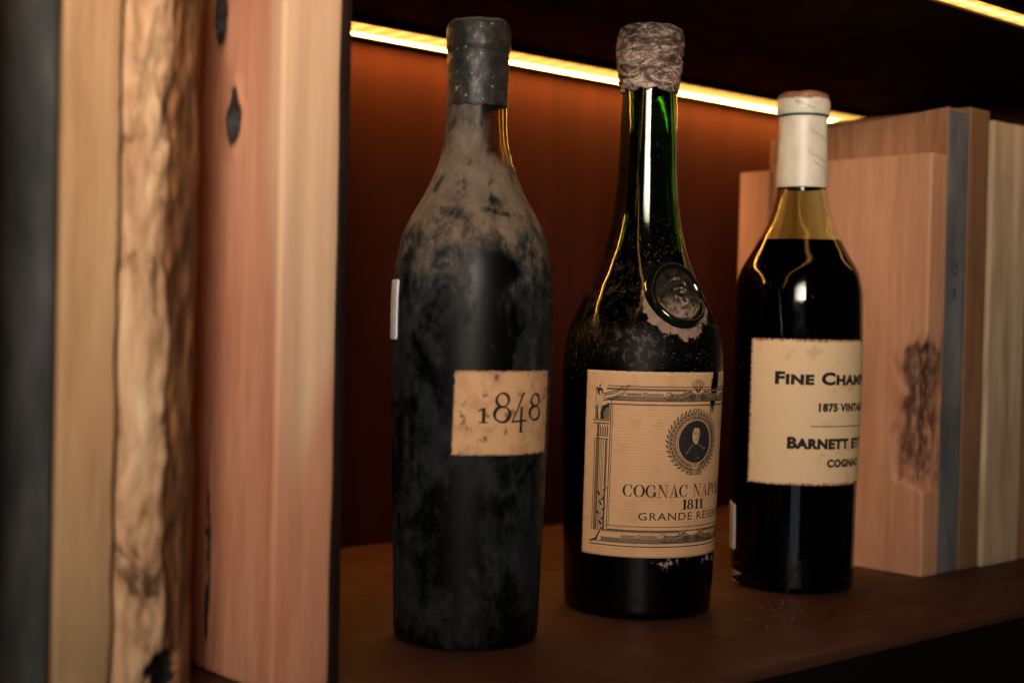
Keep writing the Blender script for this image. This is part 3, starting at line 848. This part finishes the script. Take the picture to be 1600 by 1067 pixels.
S0 = Vector((sr * math.cos(sa), sr * math.sin(sa), SEAL_Z))


def dust2(m):
    v = m.obj()
    n1 = m.noise(m.obj((1, 1, 0.8), (2, 3, 1)), 60, 6, 0.65, 0.4); n2 = m.noise(v, 260, 5, 0.65); n3 = m.noise(v, 1100, 2, 0.5)
    z = m.sep(v)[2]
    ds = m.n('VectorMath', {0: v, 1: tuple(S0 - SB * 0.004)}, operation='DISTANCE').outputs['Value']
    ring = m.rng(ds, 0.0275, 0.017)
    nn = m.math('ADD', m.math('MULTIPLY', n1, 0.6), m.math('MULTIPLY', n2, 0.4))
    low = m.rng(z, 0.185, 0.165, 0.25, 1.0)
    seal = m.rng(m.math('ADD', m.math('MULTIPLY', m.math('MULTIPLY', ring, low), 0.30), nn), 0.70, 0.75, 0, 0.85)
    patch = m.rng(nn, 0.655, 0.685, 0, 0.75)
    specks = m.math('MULTIPLY', m.rng(n3, 0.64, 0.71, 0, 0.6), m.math('MULTIPLY', m.rng(nn, 0.40, 0.58), m.math('MULTIPLY', m.rng(z, 0.215, 0.185, 0.2, 1.0), m.rng(z, 0.10, 0.135, 0.08, 1.0))))
    sh = m.math('MULTIPLY', m.rng(nn, 0.46, 0.70, 0, 0.16), m.math('MULTIPLY', m.rng(z, 0.135, 0.155), m.rng(z, 0.200, 0.175)))
    s = m.sep(v); sh = m.math('MULTIPLY', sh, m.rng(s[1], 0.012, -0.020, 0.25, 1.0))
    dp = m.n('VectorMath', {0: v, 1: (0.0415, -0.004, 0.1405)}, operation='DISTANCE').outputs['Value']  # extra dust specks put here to break up the window lamp's reflection
    sh = m.math('MAXIMUM', sh, m.math('MULTIPLY', m.rng(dp, 0.020, 0.004), m.rng(n2, 0.50, 0.64, 0.0, 0.22)))
    under = m.math('MULTIPLY', m.rng(m.math('ADD', nn, m.math('MULTIPLY', m.rng(z, 0.022, 0.031), 0.16)), 0.66, 0.70, 0, 0.8), m.rng(z, 0.018, 0.024))
    under = m.math('MULTIPLY', m.math('MULTIPLY', under, m.rng(z, 0.034, 0.0335)), m.rng(s[1], -0.004, 0.008))
    f = m.math('MAXIMUM', m.math('MAXIMUM', seal, patch), m.math('MAXIMUM', specks, m.math('MAXIMUM', sh, under)))
    return f, n2


M_G2 = glass_mat('green_glass', (0.06, 0.23, 0.016), 0.02, [(0.3, (0.16, 0.105, 0.08)), (0.7, (0.30, 0.205, 0.155))], dust2, lambda m: m.math('ADD', m.rng(m.sep(m.obj())[2], 0.100, 0.130, 0.20, 0.06), m.math('MULTIPLY', m.rng(m.sep(m.obj())[2], 0.122, 0.134, 0, 0.42), m.rng(m.sep(m.obj())[2], 0.160, 0.146))), 0.10, 1.5, lambda m: m.math('ADD', 1.17, m.math('ADD', m.rng(m.sep(m.obj())[2], 0.150, 0.180, 0, 0.33), m.rng(m.sep(m.obj())[2], 0.05, 0.03, 0, 0.20))), 0.196)
sh, lq, no = glass_curves(b2.prof, 0.300, 0.190, 0.0034, 0.003)
add_glass(b2, sh, no, M_G2, 140, wob(6, 0.00030))
from_bm('liquor', lathe(lq, 90), M_LIQ, b2.root)

# moulded seal: thick rim, sunken field, relief
mseal = Mat('seal_glass'); v = mseal.obj(); nn = mseal.noise(v, 240, 5, 0.65); n3 = mseal.noise(v, 1200, 2, 0.5)
g = mseal.bsdf(base=(0.0030, 0.0040, 0.0020), rough=0.06, spec=0.55, coat=0.4, coatr=0.03)
d = mseal.bsdf(base=(0.28, 0.195, 0.15), rough=0.8, spec=0.2)
fac = mseal.math('MAXIMUM', mseal.math('MULTIPLY', mseal.attr('dust'), mseal.rng(nn, 0.36, 0.62, 0.1, 0.95)), mseal.rng(n3, 0.70, 0.77, 0, 0.3))
ms = mseal.n('MixShader', {0: fac}); mseal.t.links.new(g, ms.inputs[1]); mseal.t.links.new(d, ms.inputs[2]); M_SEAL = mseal.end(ms.outputs[0])


def seal_pt(a, b, h):
    bend = -(a * a) / (2 * sr) * 0.85 - 0.0004
    return S0 + SA * a + SB * b + SN * (h + bend)


bm = bmesh.new(); lay = bm.verts.layers.float.new('dust'); prof = [(0.0, 0.0012), (0.004, 0.0012), (0.008, 0.0012), (0.011, 0.0011), (0.0134, 0.0012), (0.0142, 0.0019), (0.0149, 0.0029), (0.0158, 0.0034), (0.0168, 0.0031), (0.0177, 0.0020), (0.0186, 0.0002), (0.0194, -0.0026), (0.0198, -0.0070)]
rings = []; NS = 72
for r, h in prof:
    rg = []
    for k in range(NS if r else 1):
        a = 2 * PI * k / NS; rr = r * (1 + 0.03 * noise.noise(Vector((math.cos(a) * 1.3, math.sin(a) * 1.3, 8))))
        vt = bm.verts.new(seal_pt(rr * math.cos(a) * 0.96, rr * math.sin(a) * 1.04, h + 0.0003 * noise.noise(Vector((math.cos(a) * 2, math.sin(a) * 2, r * 90)))))
        lowr = max(0, -math.sin(a))
        vt[lay] = (0.08 + 0.80 * lowr * (r > 0.006)) * (1 if r < 0.0138 else 0.0) if r < 0.0148 else (0.7 if h < -0.001 else 0.0)
        rg.append(vt)
    rings.append(rg)
for A, B in zip(rings, rings[1:]):
    for k in range(NS):
        j = (k + 1) % NS
        bm.faces.new((A[0], B[k], B[j]) if len(A) == 1 else (A[k], B[k], B[j], A[j]))
bmesh.ops.recalc_face_normals(bm, faces=bm.faces)
if sum((f.normal.dot(SN) for f in bm.faces)) < 0: bmesh.ops.reverse_faces(bm, faces=bm.faces)
SEAL = from_bm('moulded_seal', bm, M_SEAL, b2.root)


def tube(bm, pts, rad, seg=6):
    rings = []
    for i, p in enumerate(pts):
        d = (pts[min(i + 1, len(pts) - 1)] - pts[max(i - 1, 0)]).normalized()
        u = d.orthogonal().normalized(); w = d.cross(u); r = rad[i] if isinstance(rad, list) else rad
        rings.append([bm.verts.new(p + (u * math.cos(2 * PI * k / seg) + w * math.sin(2 * PI * k / seg)) * r) for k in range(seg)])
    for A, B in zip(rings, rings[1:]):
        for k in range(seg): bm.faces.new((A[k], A[(k + 1) % seg], B[(k + 1) % seg], B[k]))
    bm.faces.new(rings[0][::-1]); bm.faces.new(rings[-1])


bm = bmesh.new(); q = 0.001; lay = bm.verts.layers.float.new('dust')
for pts in ([(-3.2, 6.2), (-1, 7.6), (2, 7.4), (4.2, 5.6), (5, 3.6)], [(-2.6, 1.9), (-1.6, 2.3)], [(-0.9, 2.4), (0.2, 2.5)], [(0.9, 2.9), (2.4, 2.6), (3.8, 1.6), (4.2, 0.6)], [(0.2, 0.7), (1.6, 0.8), (2.4, 0.2)], [(-2.8, -1.0), (-1.9, -2.6)], [(-1.5, -1.5), (0.2, -2.5), (2.4, -5.0), (3.9, -7.0), (3.4, -7.6), (1.0, -5.2), (-0.6, -3.2)], [(1.6, -1.5), (2.9, -1.9), (3.2, -3.6), (3.8, -6.4)], [(-0.2, -4.4), (0.0, -6.0), (-0.6, -7.0), (0.8, -6.8)]):
    P = [seal_pt(a * q * 1.15, b * q * 1.15, 0.0015) for a, b in pts]
    if len(P) == 2: P = [P[0], P[0].lerp(P[1], 0.5), P[1]]
    tube(bm, P, 0.00085)
for v_ in bm.verts: v_[lay] = 0.75
bmesh.ops.recalc_face_normals(bm, faces=bm.faces)
from_bm('relief', bm, M_SEAL, SEAL)

# crumpled wax over the cork
WP = [(40.5, 800), (43.8, 801), (44.6, 806), (45.5, 818), (47.2, 832), (49.4, 846), (50.6, 858), (50.8, 872), (49.6, 885), (46.5, 895), (40.5, 900.5), (30, 902.5), (15, 903), (0, 903)]
cv = []
for (ra, za), (rb_, zb) in zip(WP, WP[1:]):
    for k in range(8): cv.append(((ra + (rb_ - ra) * k / 8) * s2, (za + (zb - za) * k / 8) * s2))
cv.append((0, 903 * s2))


def crumple(p):
    w = Vector((noise.noise(p * 48), noise.noise(p * 48 + Vector((9, 2, 4))), noise.noise(p * 48 + Vector((3, 8, 1)))))
    q_ = Vector((p.x * 70, p.y * 70, p.z * 190)) + w * 3.0
    return 1 - 2 * abs(noise.noise(q_)), noise.noise(q_ * 2.2 + Vector((5, 5, 5)))


def wax_fn(p, r, a, z):
    c_, e_ = crumple(p)
    d = 0.0010 * c_ + 0.0004 * e_ + 0.0006 * noise.noise(p * 60)
    if z < 0.283:
        p.z += 0.0028 * noise.noise(Vector((math.cos(a) * 2.2, math.sin(a) * 2.2, 3))) + 0.0012 * noise.noise(Vector((math.cos(a) * 7, math.sin(a) * 7, 5)))
    k = 1 + d / max(r, 0.004); return Vector((p.x * k, p.y * k, p.z + (0.0006 * c_ if z > 0.308 else 0)))


mw = Mat('crumpled_wax'); v = mw.obj((1, 1, 2.2)); n1 = mw.noise(v, 62, 6, 0.68, 2.4); n2 = mw.noise(v, 300, 4, 0.6, 1.0)
col = mw.ramp(n1, [(0.36, (0.022, 0.014, 0.011)), (0.45, (0.10, 0.066, 0.050)), (0.53, (0.25, 0.175, 0.138)), (0.63, (0.50, 0.375, 0.30))])
cr = mw.noise(mw.obj((1, 1, 2.0), (3, 3, 3)), 52, 5, 0.6, 2.0)
col = mw.mix(mw.rng(mw.math('ABSOLUTE', mw.math('SUBTRACT', cr, 0.5)), 0.004, 0.034, 0.85, 0.0), col, (0.016, 0.010, 0.008))
M_WAX = mw.end(mw.bsdf(base=col, rough=mw.rng(n2, 0.3, 0.7, 0.42, 0.7), spec=0.4, normal=mw.bump(mw.math('ADD', n1, mw.math('MULTIPLY', n2, 0.4)), 0.9, 0.0016)))
from_bm('wax_seal', lathe(cv, 150, wax_fn), M_WAX, b2.root)

M_P2 = paper('kraft_label_paper', (0.50, 0.292, 0.150), (0.37, 0.195, 0.095), 0.16, (0.47, 0.30, 0.17), 0.7, 0.5, (0.5, 0.72), loc=(2, 4, 1))
T2 = 42.0


def l2edge(u, v, fu, fv):
    if fv > 0.985: return 0, -0.5 * max(0, noise.noise(Vector((u * 0.35, 1, 1))) + 0.3 * noise.noise(Vector((u * 1.7, 1, 1))))
    return 0, 0
L2 = label_patch('paper_label', b2, T2, -62.6, 62.6, 32.7, 128.1, M_P2, l2edge, step=1.1)
# scuffed pale patches along the upper edge
mi = Mat('scuffed_paper'); M_SCUFF = mi.end(mi.bsdf(base=(0.50, 0.36, 0.235), rough=0.85, spec=0.2))
sc = Ink(); rs = random.Random(3)
for k in range(60):
    cx_ = rs.choice([-38, -33, -24, -20, -6, 0, 3, 8, -41, 1]) + rs.gauss(0, 1.7); cy_ = 127.5 - abs(rs.gauss(0, 0.9)); n_ = 7; rr = rs.uniform(0.18, 0.7)
    sc.poly([(cx_ + rr * 1.5 * rs.uniform(0.5, 1.2) * math.cos(2 * PI * i / n_), min(127.9, cy_ + rr * rs.uniform(0.5, 1.2) * math.sin(2 * PI * i / n_))) for i in range(n_)])
sc.build('scuffs', M_SCUFF, L2, b2.wall(T2), 0.00021, 1.0)
wash, ink, dk, tone = Ink(), Ink(), Ink(), Ink()
for sgn in (-1, 1):
    X = lambda u: u * sgn
    def rect(I, a, b_, c_, d_): I.rect(min(X(a), X(c_)), b_, max(X(a), X(c_)), d_)
    # entablature bands
    for (za, zb) in ((113.2, 119.2), (40.4, 46.4)):
        rect(wash, -50, za, 0, zb - 3.9)
        rect(wash, -50, zb - 1.0, -8, zb)
        rect(wash, -17, za, 0, zb - 2.2)
        for i in range(9):                                             # laurel chevrons
            for c0 in (-35.4, -24.6):
                u = c0 - 3.8 + i * 0.85
                ink.leaf(X(u), (za + zb) / 2, (0.6 if sgn > 0 else PI - 0.6), 1.5, 0.4); ink.leaf(X(u), (za + zb) / 2, (-0.6 if sgn > 0 else PI + 0.6), 1.5, 0.4)
        ink.arc(X(-29.6), (za + zb) / 2, 1.2, 1.2, 0, 360, 0.3, 14); ink.arc(X(-29.6), (za + zb) / 2, 0.5, 0.6, 0, 360, 0.25, 10)
        SP = [(X(-17.5) + sgn * (2.9 * (1 - t / 16) * math.cos(t * 0.72 + 3)), (za + zb) / 2 + 2.6 * (1 - t / 16) * math.sin(t * 0.72 + 3)) for t in range(15)]
        ink.strip(SP, 0.36)
        ink.strip([(X(-18), za + 0.5), (X(-14.5), za + 0.45), (X(-10.5), za + 2.4), (X(-7.5), zb - 0.6), (X(-5), zb - 0.8)], [0.3, 0.45, 0.5, 0.5, 0.3])
        for i in range(7):
            ink.leaf(X(-12.5 + i * 1.2), za + 1.2 + 0.45 * i, PI / 2 - sgn * (0.9 - 0.05 * i) if True else 0, 2.9, 0.75)
            tone.leaf(X(-12.2 + i * 1.2), za + 1.3 + 0.4 * i, PI / 2 - sgn * (0.9 - 0.05 * i), 2.2, 0.34)
            ink.leaf(X(-11.5 + i * 1.1), za + 1.4 + 0.2 * i, -PI / 2 + sgn * 0.4, 1.7, 0.5)
        ink.arc(X(-3.6), za + 2.4, 1.9, 1.9, 0, 360, 0.38, 18); ink.arc(X(-3.6), za + 2.4, 1.0, 1.0, 0, 360, 0.3, 12)
        for a in range(4): ink.line(X(-3.6) - 1.6 * math.cos(a * PI / 4), za + 2.4 - 1.6 * math.sin(a * PI / 4), X(-3.6) + 1.6 * math.cos(a * PI / 4), za + 2.4 + 1.6 * math.sin(a * PI / 4), 0.2)
    for z, w in ((120.4, 0.42), (119.2, 0.28), (113.1, 0.38), (111.1, 0.55)): rect(ink, -49.5, z - w / 2, 0, z + w / 2)
    for z, w in ((48.6, 0.35), (46.6, 0.5), (40.2, 0.35), (38.4, 0.5)): rect(ink, -47 if z > 45 else -57, z - w / 2, 0, z + w / 2)
    # palmette over the middle
    for a in (0, 0.35, 0.7, 1.05): ink.strip([(0, 117.2), (X(-0.9 - 2.2 * a), 119.8 + 1.2 * math.cos(a)), (X(-4.2 * math.sin(a) * 1.1), 120.2 + 4.4 * math.cos(a * 0.9)), (X(-4.6 * math.sin(a) * 1.25), 119.8 + 3.2 * math.cos(a))], [0.3, 0.35, 0.4, 0.25])
    # inner frame and column
    rect(ink, -47.3, 47.0, -46.85, 112.9); rect(ink, -46.2, 48.4, -45.9, 111.2)
    for u, w in ((-55.9, 0.4), (-54.9, 0.3), (-53.2, 0.45), (-52.3, 0.3), (-51.4, 0.3), (-50.5, 0.3), (-49.3, 0.4), (-48.5, 0.3)): rect(ink, u - w / 2, 45.5, u + w / 2, 93.0)
    rect(wash, -54.8, 45.5, -53.3, 100.5); rect(wash, -49.3, 48, -48.5, 93)
    rect(ink, -57.2, 100.6, -47.6, 101.1); rect(ink, -57.4, 102.3, -47.6, 102.8); rect(tone, -57, 101.2, -47.6, 102.2); rect(ink, -55, 94.3, -48, 94.8); rect(ink, -55, 92.8, -48, 93.2)
    for i in range(5): ink.strip([(X(-53.8 + i * 1.3), 95), (X(-53.6 + i * 1.3), 98), (X(-54.8 + i * 1.5), 100.4)], [0.6, 0.7, 0.25])
    # winged figure on the column
    rect(wash, -55.9, 103, -47.6, 110); rect(ink, -56.1, 103, -55.8, 119.5)
    ink.strip([(X(-51.8), 103), (X(-52.2), 106), (X(-50.6), 109.5), (X(-48), 110.5)], [2.2, 1.6, 2.2, 1.0]); ink.strip([(X(-54.6), 103), (X(-54.9), 107), (X(-54.2), 112)], [0.5, 0.7, 0.5])
    tone.strip([(X(-53.4), 103.2), (X(-53.9), 107), (X(-53.3), 111), (X(-52.8), 115)], [1.0, 1.6, 2.2, 2.0])
    ink.disc(X(-53.6), 117.2, 1.7, 2.0, 12); tone.disc(X(-53.3), 116.6, 0.8, 1.2, 10); ink.leaf(X(-56.6), 118.6, 0 if sgn > 0 else PI, 3, 1.0); ink.leaf(X(-54.2), 119.2, 1.2 if sgn > 0 else PI - 1.2, 2.2, 0.9)
    for i in range(5): ink.strip([(X(-51.6), 112.6 + i * 0.9), (X(-46 + i * 0.3), 113.6 + i * 1.05), (X(-42), 115.2 + i * 1.15), (X(-39.2 + i * 0.5), 117.4 + i * 0.95)], [0.5, 0.5, 0.4, 0.2])
    tone.strip([(X(-51), 114.2), (X(-46), 115.6), (X(-41), 118)], [1.2, 1.5, 0.5])
    # trophy at the column foot
    for i in range(9): ink.leaf(X(-50.6 + 0.8 * math.sin(i * 1.7)), 46 + i * 2.5, PI / 2 + sgn * (0.7 if i % 2 else -0.8), 3.4, 1.3); tone.leaf(X(-50.4 + 0.8 * math.sin(i * 1.7)), 46.6 + i * 2.5, PI / 2 + sgn * (0.5 if i % 2 else -0.6), 2.6, 0.5)
    ink.strip([(X(-57), 39.4), (X(-53), 41), (X(-50.5), 46)], [0.5, 1.2, 0.6])
    # laurel wreath half
    for i in range(19):
        a = math.radians(-80 + i * 165 / 18); rx, ry = 15.2, 14.2
        x_, y_ = X(-rx * math.cos(a)), 92.4 + ry * math.sin(a); ta = math.atan2(ry * math.cos(a), rx * math.sin(a) * sgn)
        for o_, w_, l_ in ((0.75, 1.5, 4.4), (-0.75, 1.4, 3.6), (0.1, 1.0, 3.6)):
            ink.leaf(x_, y_, ta + o_ * (1 if sgn < 0 else 1), l_, w_)
            tone.leaf(x_ + 0.5 * math.cos(ta + o_), y_ + 0.5 * math.sin(ta + o_), ta + o_, l_ * 0.62, w_ * 0.36)
    for i in range(3): ink.arc(X(-1.0 - i * 1.4), 76.8, 1.2, 1.5, 0, 360, 0.4, 12)
# oval bust: a plain officer-like figure
dk.disc(0, 92.3, 11.0, 11.0, 40)
ink.arc(0, 92.3, 11.6, 11.6, 0, 360, 0.25, 44); ink.arc(0, 92.3, 12.9, 12.9, 0, 360, 0.3, 44)
for i in range(70):
    a = 2 * PI * i / 70; ink.line(11.8 * math.cos(a), 92.3 + 11.8 * math.sin(a), 12.7 * math.cos(a), 92.3 + 12.7 * math.sin(a), 0.36)
tone.disc(0.1, 95.7, 2.75, 4.7, 26)
fe = Ink()
for sgn in (-1, 1): fe.line(sgn * 0.5 + 0.1, 96.9, sgn * 2.0 + 0.1, 96.9, 0.4); fe.disc(sgn * 1.25 + 0.1, 96.1, 0.45, 0.27, 8)
fe.strip([(0.3, 96.2), (0.5, 94.8), (0.0, 94.4)], 0.24); fe.line(-0.6, 93.2, 0.9, 93.2, 0.36)
fe.strip([(2.9, 98.6), (2.75, 96.0), (2.1, 93.2), (1.3, 91.6)], [0.4, 0.8, 0.7, 0.3])
fe.strip([(-2.75, 97.0), (-2.5, 99.0), (-1.2, 100.2), (0.3, 99.7), (1.5, 100.3), (2.7, 98.8), (2.9, 97.2)], [0.6, 1.3, 1.3, 1.5, 1.3, 1.4, 0.9])
cl = Ink()
cl.strip([(-1.6, 90.8), (-3.6, 89.6), (-4.8, 87.2)], [0.5, 0.8, 0.3]); cl.strip([(1.9, 91.2), (3.4, 90.0), (4.9, 89.8)], [0.6, 0.8, 0.4]); cl.leaf(4.4, 88.6, 0.1, 3.4, 1.2); cl.leaf(-4.6, 87.4, PI + 0.6, 2.6, 1.0)
for i in range(3): cl.disc(-0.9 + 0.25 * i, 87.0 - i * 1.6, 0.22, 0.26, 6); cl.disc(0.9 + 0.1 * i, 87.2 - i * 1.6, 0.22, 0.26, 6)
cl.leaf(1.6, 84.6, -0.9, 2.0, 0.8)
set_text(ink, 'COGNAC NAPOL\u00c9ON', 84.0, 6.5, 3.0, 63.9, didone)
set_text(ink, '1811', 15.4, 5.0, -0.2, 57.6, lambda c_: didone(c_, 0.20, 0.07))
sans(ink, 'GRANDE R\u00c9SERVE', 61.5, 4.1, 0.2, 52.1, 0.004, None, 1.12)
mp = b2.wall(T2)
wash.build('shading_print', M_WASH, L2, mp, 0.00022, 1.0)
ink.build('engraving', M_INK, L2, mp, 0.00026, 1.0)
dk.build('portrait_oval', M_DARKINK, L2, mp, 0.00026, 1.0)
tone.build('highlights', M_TONE, L2, mp, 0.00030, 1.0, 'stuff')
cl.build('uniform_trim', M_WASH, L2, mp, 0.00030, 1.0, 'stuff')
fe.build('face_lines', M_DARKINK, L2, mp, 0.00034, 1.0)
# torn paper remnant on the left flank
rm = Ink(); rs = random.Random(8)
for k in range(26):
    cx_ = rs.gauss(0, 0.7); cy_ = rs.uniform(60, 86); rr = rs.uniform(0.3, 0.9)
    rm.poly([(cx_ + rr * rs.uniform(0.6, 1.2) * math.cos(2 * PI * i / 7), cy_ + rr * 1.6 * rs.uniform(0.6, 1.2) * math.sin(2 * PI * i / 7)) for i in range(7)])
mi = Mat('glue_remnant'); M_GLUE = mi.end(mi.bsdf(base=(0.30, 0.25, 0.22), rough=0.8, spec=0.2))
rm.build('paper_remnant', M_GLUE, b2.root, b2.wall(-72), 0.0001, 1.0)

# ---- bottle three: cream capsule, vintage label
s3 = 0.8438 / 2222
P3 = [(0, 94), (14, 94.5), (164, 96.3), (300, 98.6), (381, 99.3), (420, 98.7), (452, 97.6), (468, 95.6), (489, 90), (514, 75.6), (537, 63), (555, 53.8), (580, 45.4), (609, 38.8), (630, 37.2), (680, 36.4), (730, 36.2)]
b3 = Bottle(0.6872, 0.5182, [(a * s3, r * s3) for a, r in P3], 'smaller bottle in cream capsule whose olive neck shows the dark liquor level')


def dust3(m):
    n3 = m.noise(m.obj(), 700, 2, 0.5); n1 = m.noise(m.obj(), 50, 4, 0.6)
    return m.math('MULTIPLY', m.rng(n3, 0.69, 0.77, 0, 0.35), m.rng(n1, 0.4, 0.6)), n1


M_G3 = glass_mat('olive_glass', (0.82, 0.92, 0.66), 0.02, [(0.3, (0.2, 0.15, 0.11)), (0.7, (0.3, 0.22, 0.17))], dust3, lambda m: m.rng(m.noise(m.obj(), 60, 3), 0.35, 0.65, 0.045, 0.085), 0.06, 1.40)
sh, lq, no = glass_curves(b3.prof, 0.276, 0.2030, 0.0030, 0.003)
add_glass(b3, sh, no, M_G3, 140, wob(9, 0.0001))
from_bm('liquor', lathe(lq, 90), M_LIQ, b3.root)
mc = Mat('cream_capsule'); n1 = mc.noise(mc.obj((1, 1, 0.5)), 90, 4, 0.6); n2 = mc.noise(mc.obj(), 400, 3, 0.6)
z = mc.sep(mc.obj())[2]
col = mc.ramp(n1, [(0.3, (0.52, 0.47, 0.37)), (0.7, (0.66, 0.61, 0.50))])
col = mc.mix(mc.rng(n2, 0.6, 0.75, 0, 0.3), col, (0.28, 0.22, 0.16))
topm = mc.rng(mc.math('ADD', z, mc.math('MULTIPLY', n1, 0.004)), 0.2876, 0.2890)
col = mc.mix(topm, col, mc.ramp(n2, [(0.4, (0.20, 0.085, 0.04)), (0.7, (0.36, 0.19, 0.10))]))
M_CREAM = mc.end(mc.bsdf(base=col, rough=0.42, spec=0.45, normal=mc.bump(n1, 0.25, 0.001)))
c3 = [(38.6, 616.5), (39.6, 617), (39.8, 622), (39.0, 660), (37.6, 700), (37.0, 722), (37.6, 727), (39.6, 731), (40.6, 738), (40.4, 752), (38.6, 760), (34, 764), (26, 765.5), (0, 766)]
cv = []
for (ra, za), (rb_, zb) in zip(c3, c3[1:]):
    for k in range(4): cv.append(((ra + (rb_ - ra) * k / 4) * s3, (za + (zb - za) * k / 4) * s3))
cv.append((0, 766 * s3))


def cap3_fn(p, r, a, z):
    d = 0.00022 * noise.noise(Vector((math.cos(a) * 2.4, math.sin(a) * 2.4, z * 90))) + (0.00045 * noise.noise(Vector((p.x * 260, p.y * 260, z * 260))) if z > 0.279 else 0)
    k = 1 + d / max(r, 0.004); return Vector((p.x * k, p.y * k, p.z + (0.0006 * noise.noise(Vector((p.x * 140, p.y * 140, 2))) if z > 0.288 else 0)))


CAP3 = from_bm('capsule', lathe(cv, 110, cap3_fn), M_CREAM, b3.root)
mg = Mat('green_band'); M_GRN = mg.end(mg.bsdf(base=(0.035, 0.075, 0.058), rough=0.45))
bm = lathe([((37.2) * s3, 727.0 * s3), (39.0 * s3, 726.4 * s3), (39.7 * s3, 728.2 * s3), (39.0 * s3, 730.0 * s3), (37.2 * s3, 730.4 * s3), (37.2 * s3, 727.0 * s3)], 96)
from_bm('green_band', bm, M_GRN, CAP3)
sg = Ink(); rs = random.Random(5)


def scrawl(x0, y0, ln, hgt, sd):
    P = []; r_ = random.Random(sd); n_ = 34
    for i in range(n_):
        t = i / (n_ - 1); amp = hgt * (1.3 if i < 7 else 0.62) * (0.6 + 0.5 * r_.random())
        P.append((x0 + ln * t + 0.55 * math.cos(i * 1.75), y0 - 0.42 * ln * t + amp * math.sin(i * 1.75) * 0.8))
    sg.strip(P, 0.28)


scrawl(1.5, 267.5, 13, 2.3, 1); scrawl(1.0, 254.5, 13, 2.3, 2); scrawl(4.5, 248.6, 10, 1.0, 3); scrawl(-8, 284.8, 12, 1.3, 4)


def cap_map(u, v, off):
    z = v * 0.001; r = interp([(zz, rr) for rr, zz in cv[:-12]], z); a = math.radians(10) + u * 0.001 / r
    return Vector(((r + off) * math.cos(a), (r + off) * math.sin(a), z))


mi = Mat('embossed_mark'); M_MARK = mi.end(mi.bsdf(base=(0.30, 0.265, 0.215), rough=0.45))
sg.build('script_emboss', M_MARK, CAP3, cap_map, 0.00025, 1.2)

M_P3 = paper('cream_label_paper', (0.66, 0.475, 0.285), (0.50, 0.30, 0.145), 0, (0.20, 0.075, 0.025), 2.0, 0.85, (0.56, 0.72), loc=(6, 2, 3), dark_blot=((0.36, 0.20, 0.09), 0.66, 0.76))
T3 = 48.0


def deckle(u, v, fu, fv):
    a = 0.30 * math.sin(v * 2.6 + 1.9 * math.sin(v * 0.7)) + 0.35 * noise.noise(Vector((v * 0.5, 1, 2))) ; b_ = 0.30 * math.sin(u * 2.6 + 1.9 * math.sin(u * 0.6)) + 0.35 * noise.noise(Vector((u * 0.5, 4, 2)))
    wu = max(0, 1 - 14 * min(fu, 1 - fu)); wv = max(0, 1 - 14 * min(fv, 1 - fv))
    return a * wu, b_ * wv
L3 = label_patch('paper_label', b3, T3, -60.0, 60.0, 62.4, 145.6, M_P3, deckle, step=0.55)
t3 = Ink()
sans(t3, 'Fine Champagne', 92.0, 7.0, 2.4, 120.2, 0.048, 0.78, 1.08)
sans(t3, '1875 VINTAGE', 42.0, 4.5, 2.8, 105.0, 0.06, None, 1.1)
t3.rect(-22.4, 96.0, 22.4, 96.5)
sans(t3, 'Barnett et Fils', 71.0, 6.4, 0.2, 83.7, 0.055, 0.86, 1.06)
sans(t3, 'COGNAC', 29.0, 4.4, 2.6, 73.2, 0.065, None, 1.1)
t3.build('lettering', M_INK, L3, b3.wall(T3), 0.00028, 0.9)
mi = Mat('shaded_sticker_paper'); M_STICK_SHADED = mi.end(mi.bsdf(base=(0.36, 0.32, 0.335), rough=0.65, spec=0.2))  # sticker paper with the shade low on the bottle put into its colour
label_patch('price_sticker', b3, -82, -11.0, 10.0, 20.6, 47.3, M_STICK_SHADED, rounded(-11.0, 10.0, 20.6, 47.3, 1.6), 0.0003, 0.6, gap=0.0004)

# ------------------------------------------------------------------ figures on the slate edge
nm = Ink()
nm.arc(0, 0, 2.6, 3.6, 0, 360, 1.1, 20); nm.rect(-0.7, -19.0, 0.7, -12.0); nm.line(-2.2, -13.4, 0, -12.2, 1.0)
mi = Mat('pencil_mark'); M_PENCIL = mi.end(mi.bsdf(base=(0.022, 0.024, 0.028), rough=0.7))
nm.build('stamped_figures', M_PENCIL, pe, lambda u, v, off: Vector((0.0115 + u * 0.001, -off, 0.1905 + v * 0.001)), 0.00025, 2.0)

# ------------------------------------------------------------------ crumbs of wax and dust on the shelf
bm = bmesh.new(); rs = random.Random(11)
for k in range(90):
    if k < 40: x, y = rs.gauss(0.610, 0.016), rs.gauss(0.470, 0.014)
    elif k < 65: x, y = rs.gauss(0.59, 0.05), rs.gauss(0.45, 0.02)
    else: x, y = rs.uniform(0.36, 0.80), rs.uniform(0.41, 0.56)
    if any((x - q[0]) ** 2 + (y - q[1]) ** 2 < 0.042 ** 2 for q in ((0.4403, 0.5243), (0.5622, 0.5259), (0.6872, 0.5182))): continue
    s = rs.uniform(0.00012, 0.00042) * (1.6 if rs.random() < 0.07 else 1)
    mt = Matrix.Translation((x, y, s * 0.4)) @ Matrix.Rotation(rs.uniform(0, 6), 4, 'Z') @ Matrix.Diagonal((s * rs.uniform(1, 2.6), s, s * 0.6, 1))
    bmesh.ops.create_icosphere(bm, subdivisions=1, radius=1.0, matrix=mt)
mi = Mat('crumb'); M_CRUMB = mi.end(mi.bsdf(base=mi.ramp(mi.noise(mi.obj(), 60, 2), [(0.4, (0.09, 0.048, 0.030)), (0.62, (0.20, 0.125, 0.085))]), rough=0.8))
o = from_bm('crumbs', bm, M_CRUMB)
tag(o, 'scattered pale crumbs of wax and dust on the brown shelf', 'crumbs', None, 'stuff')
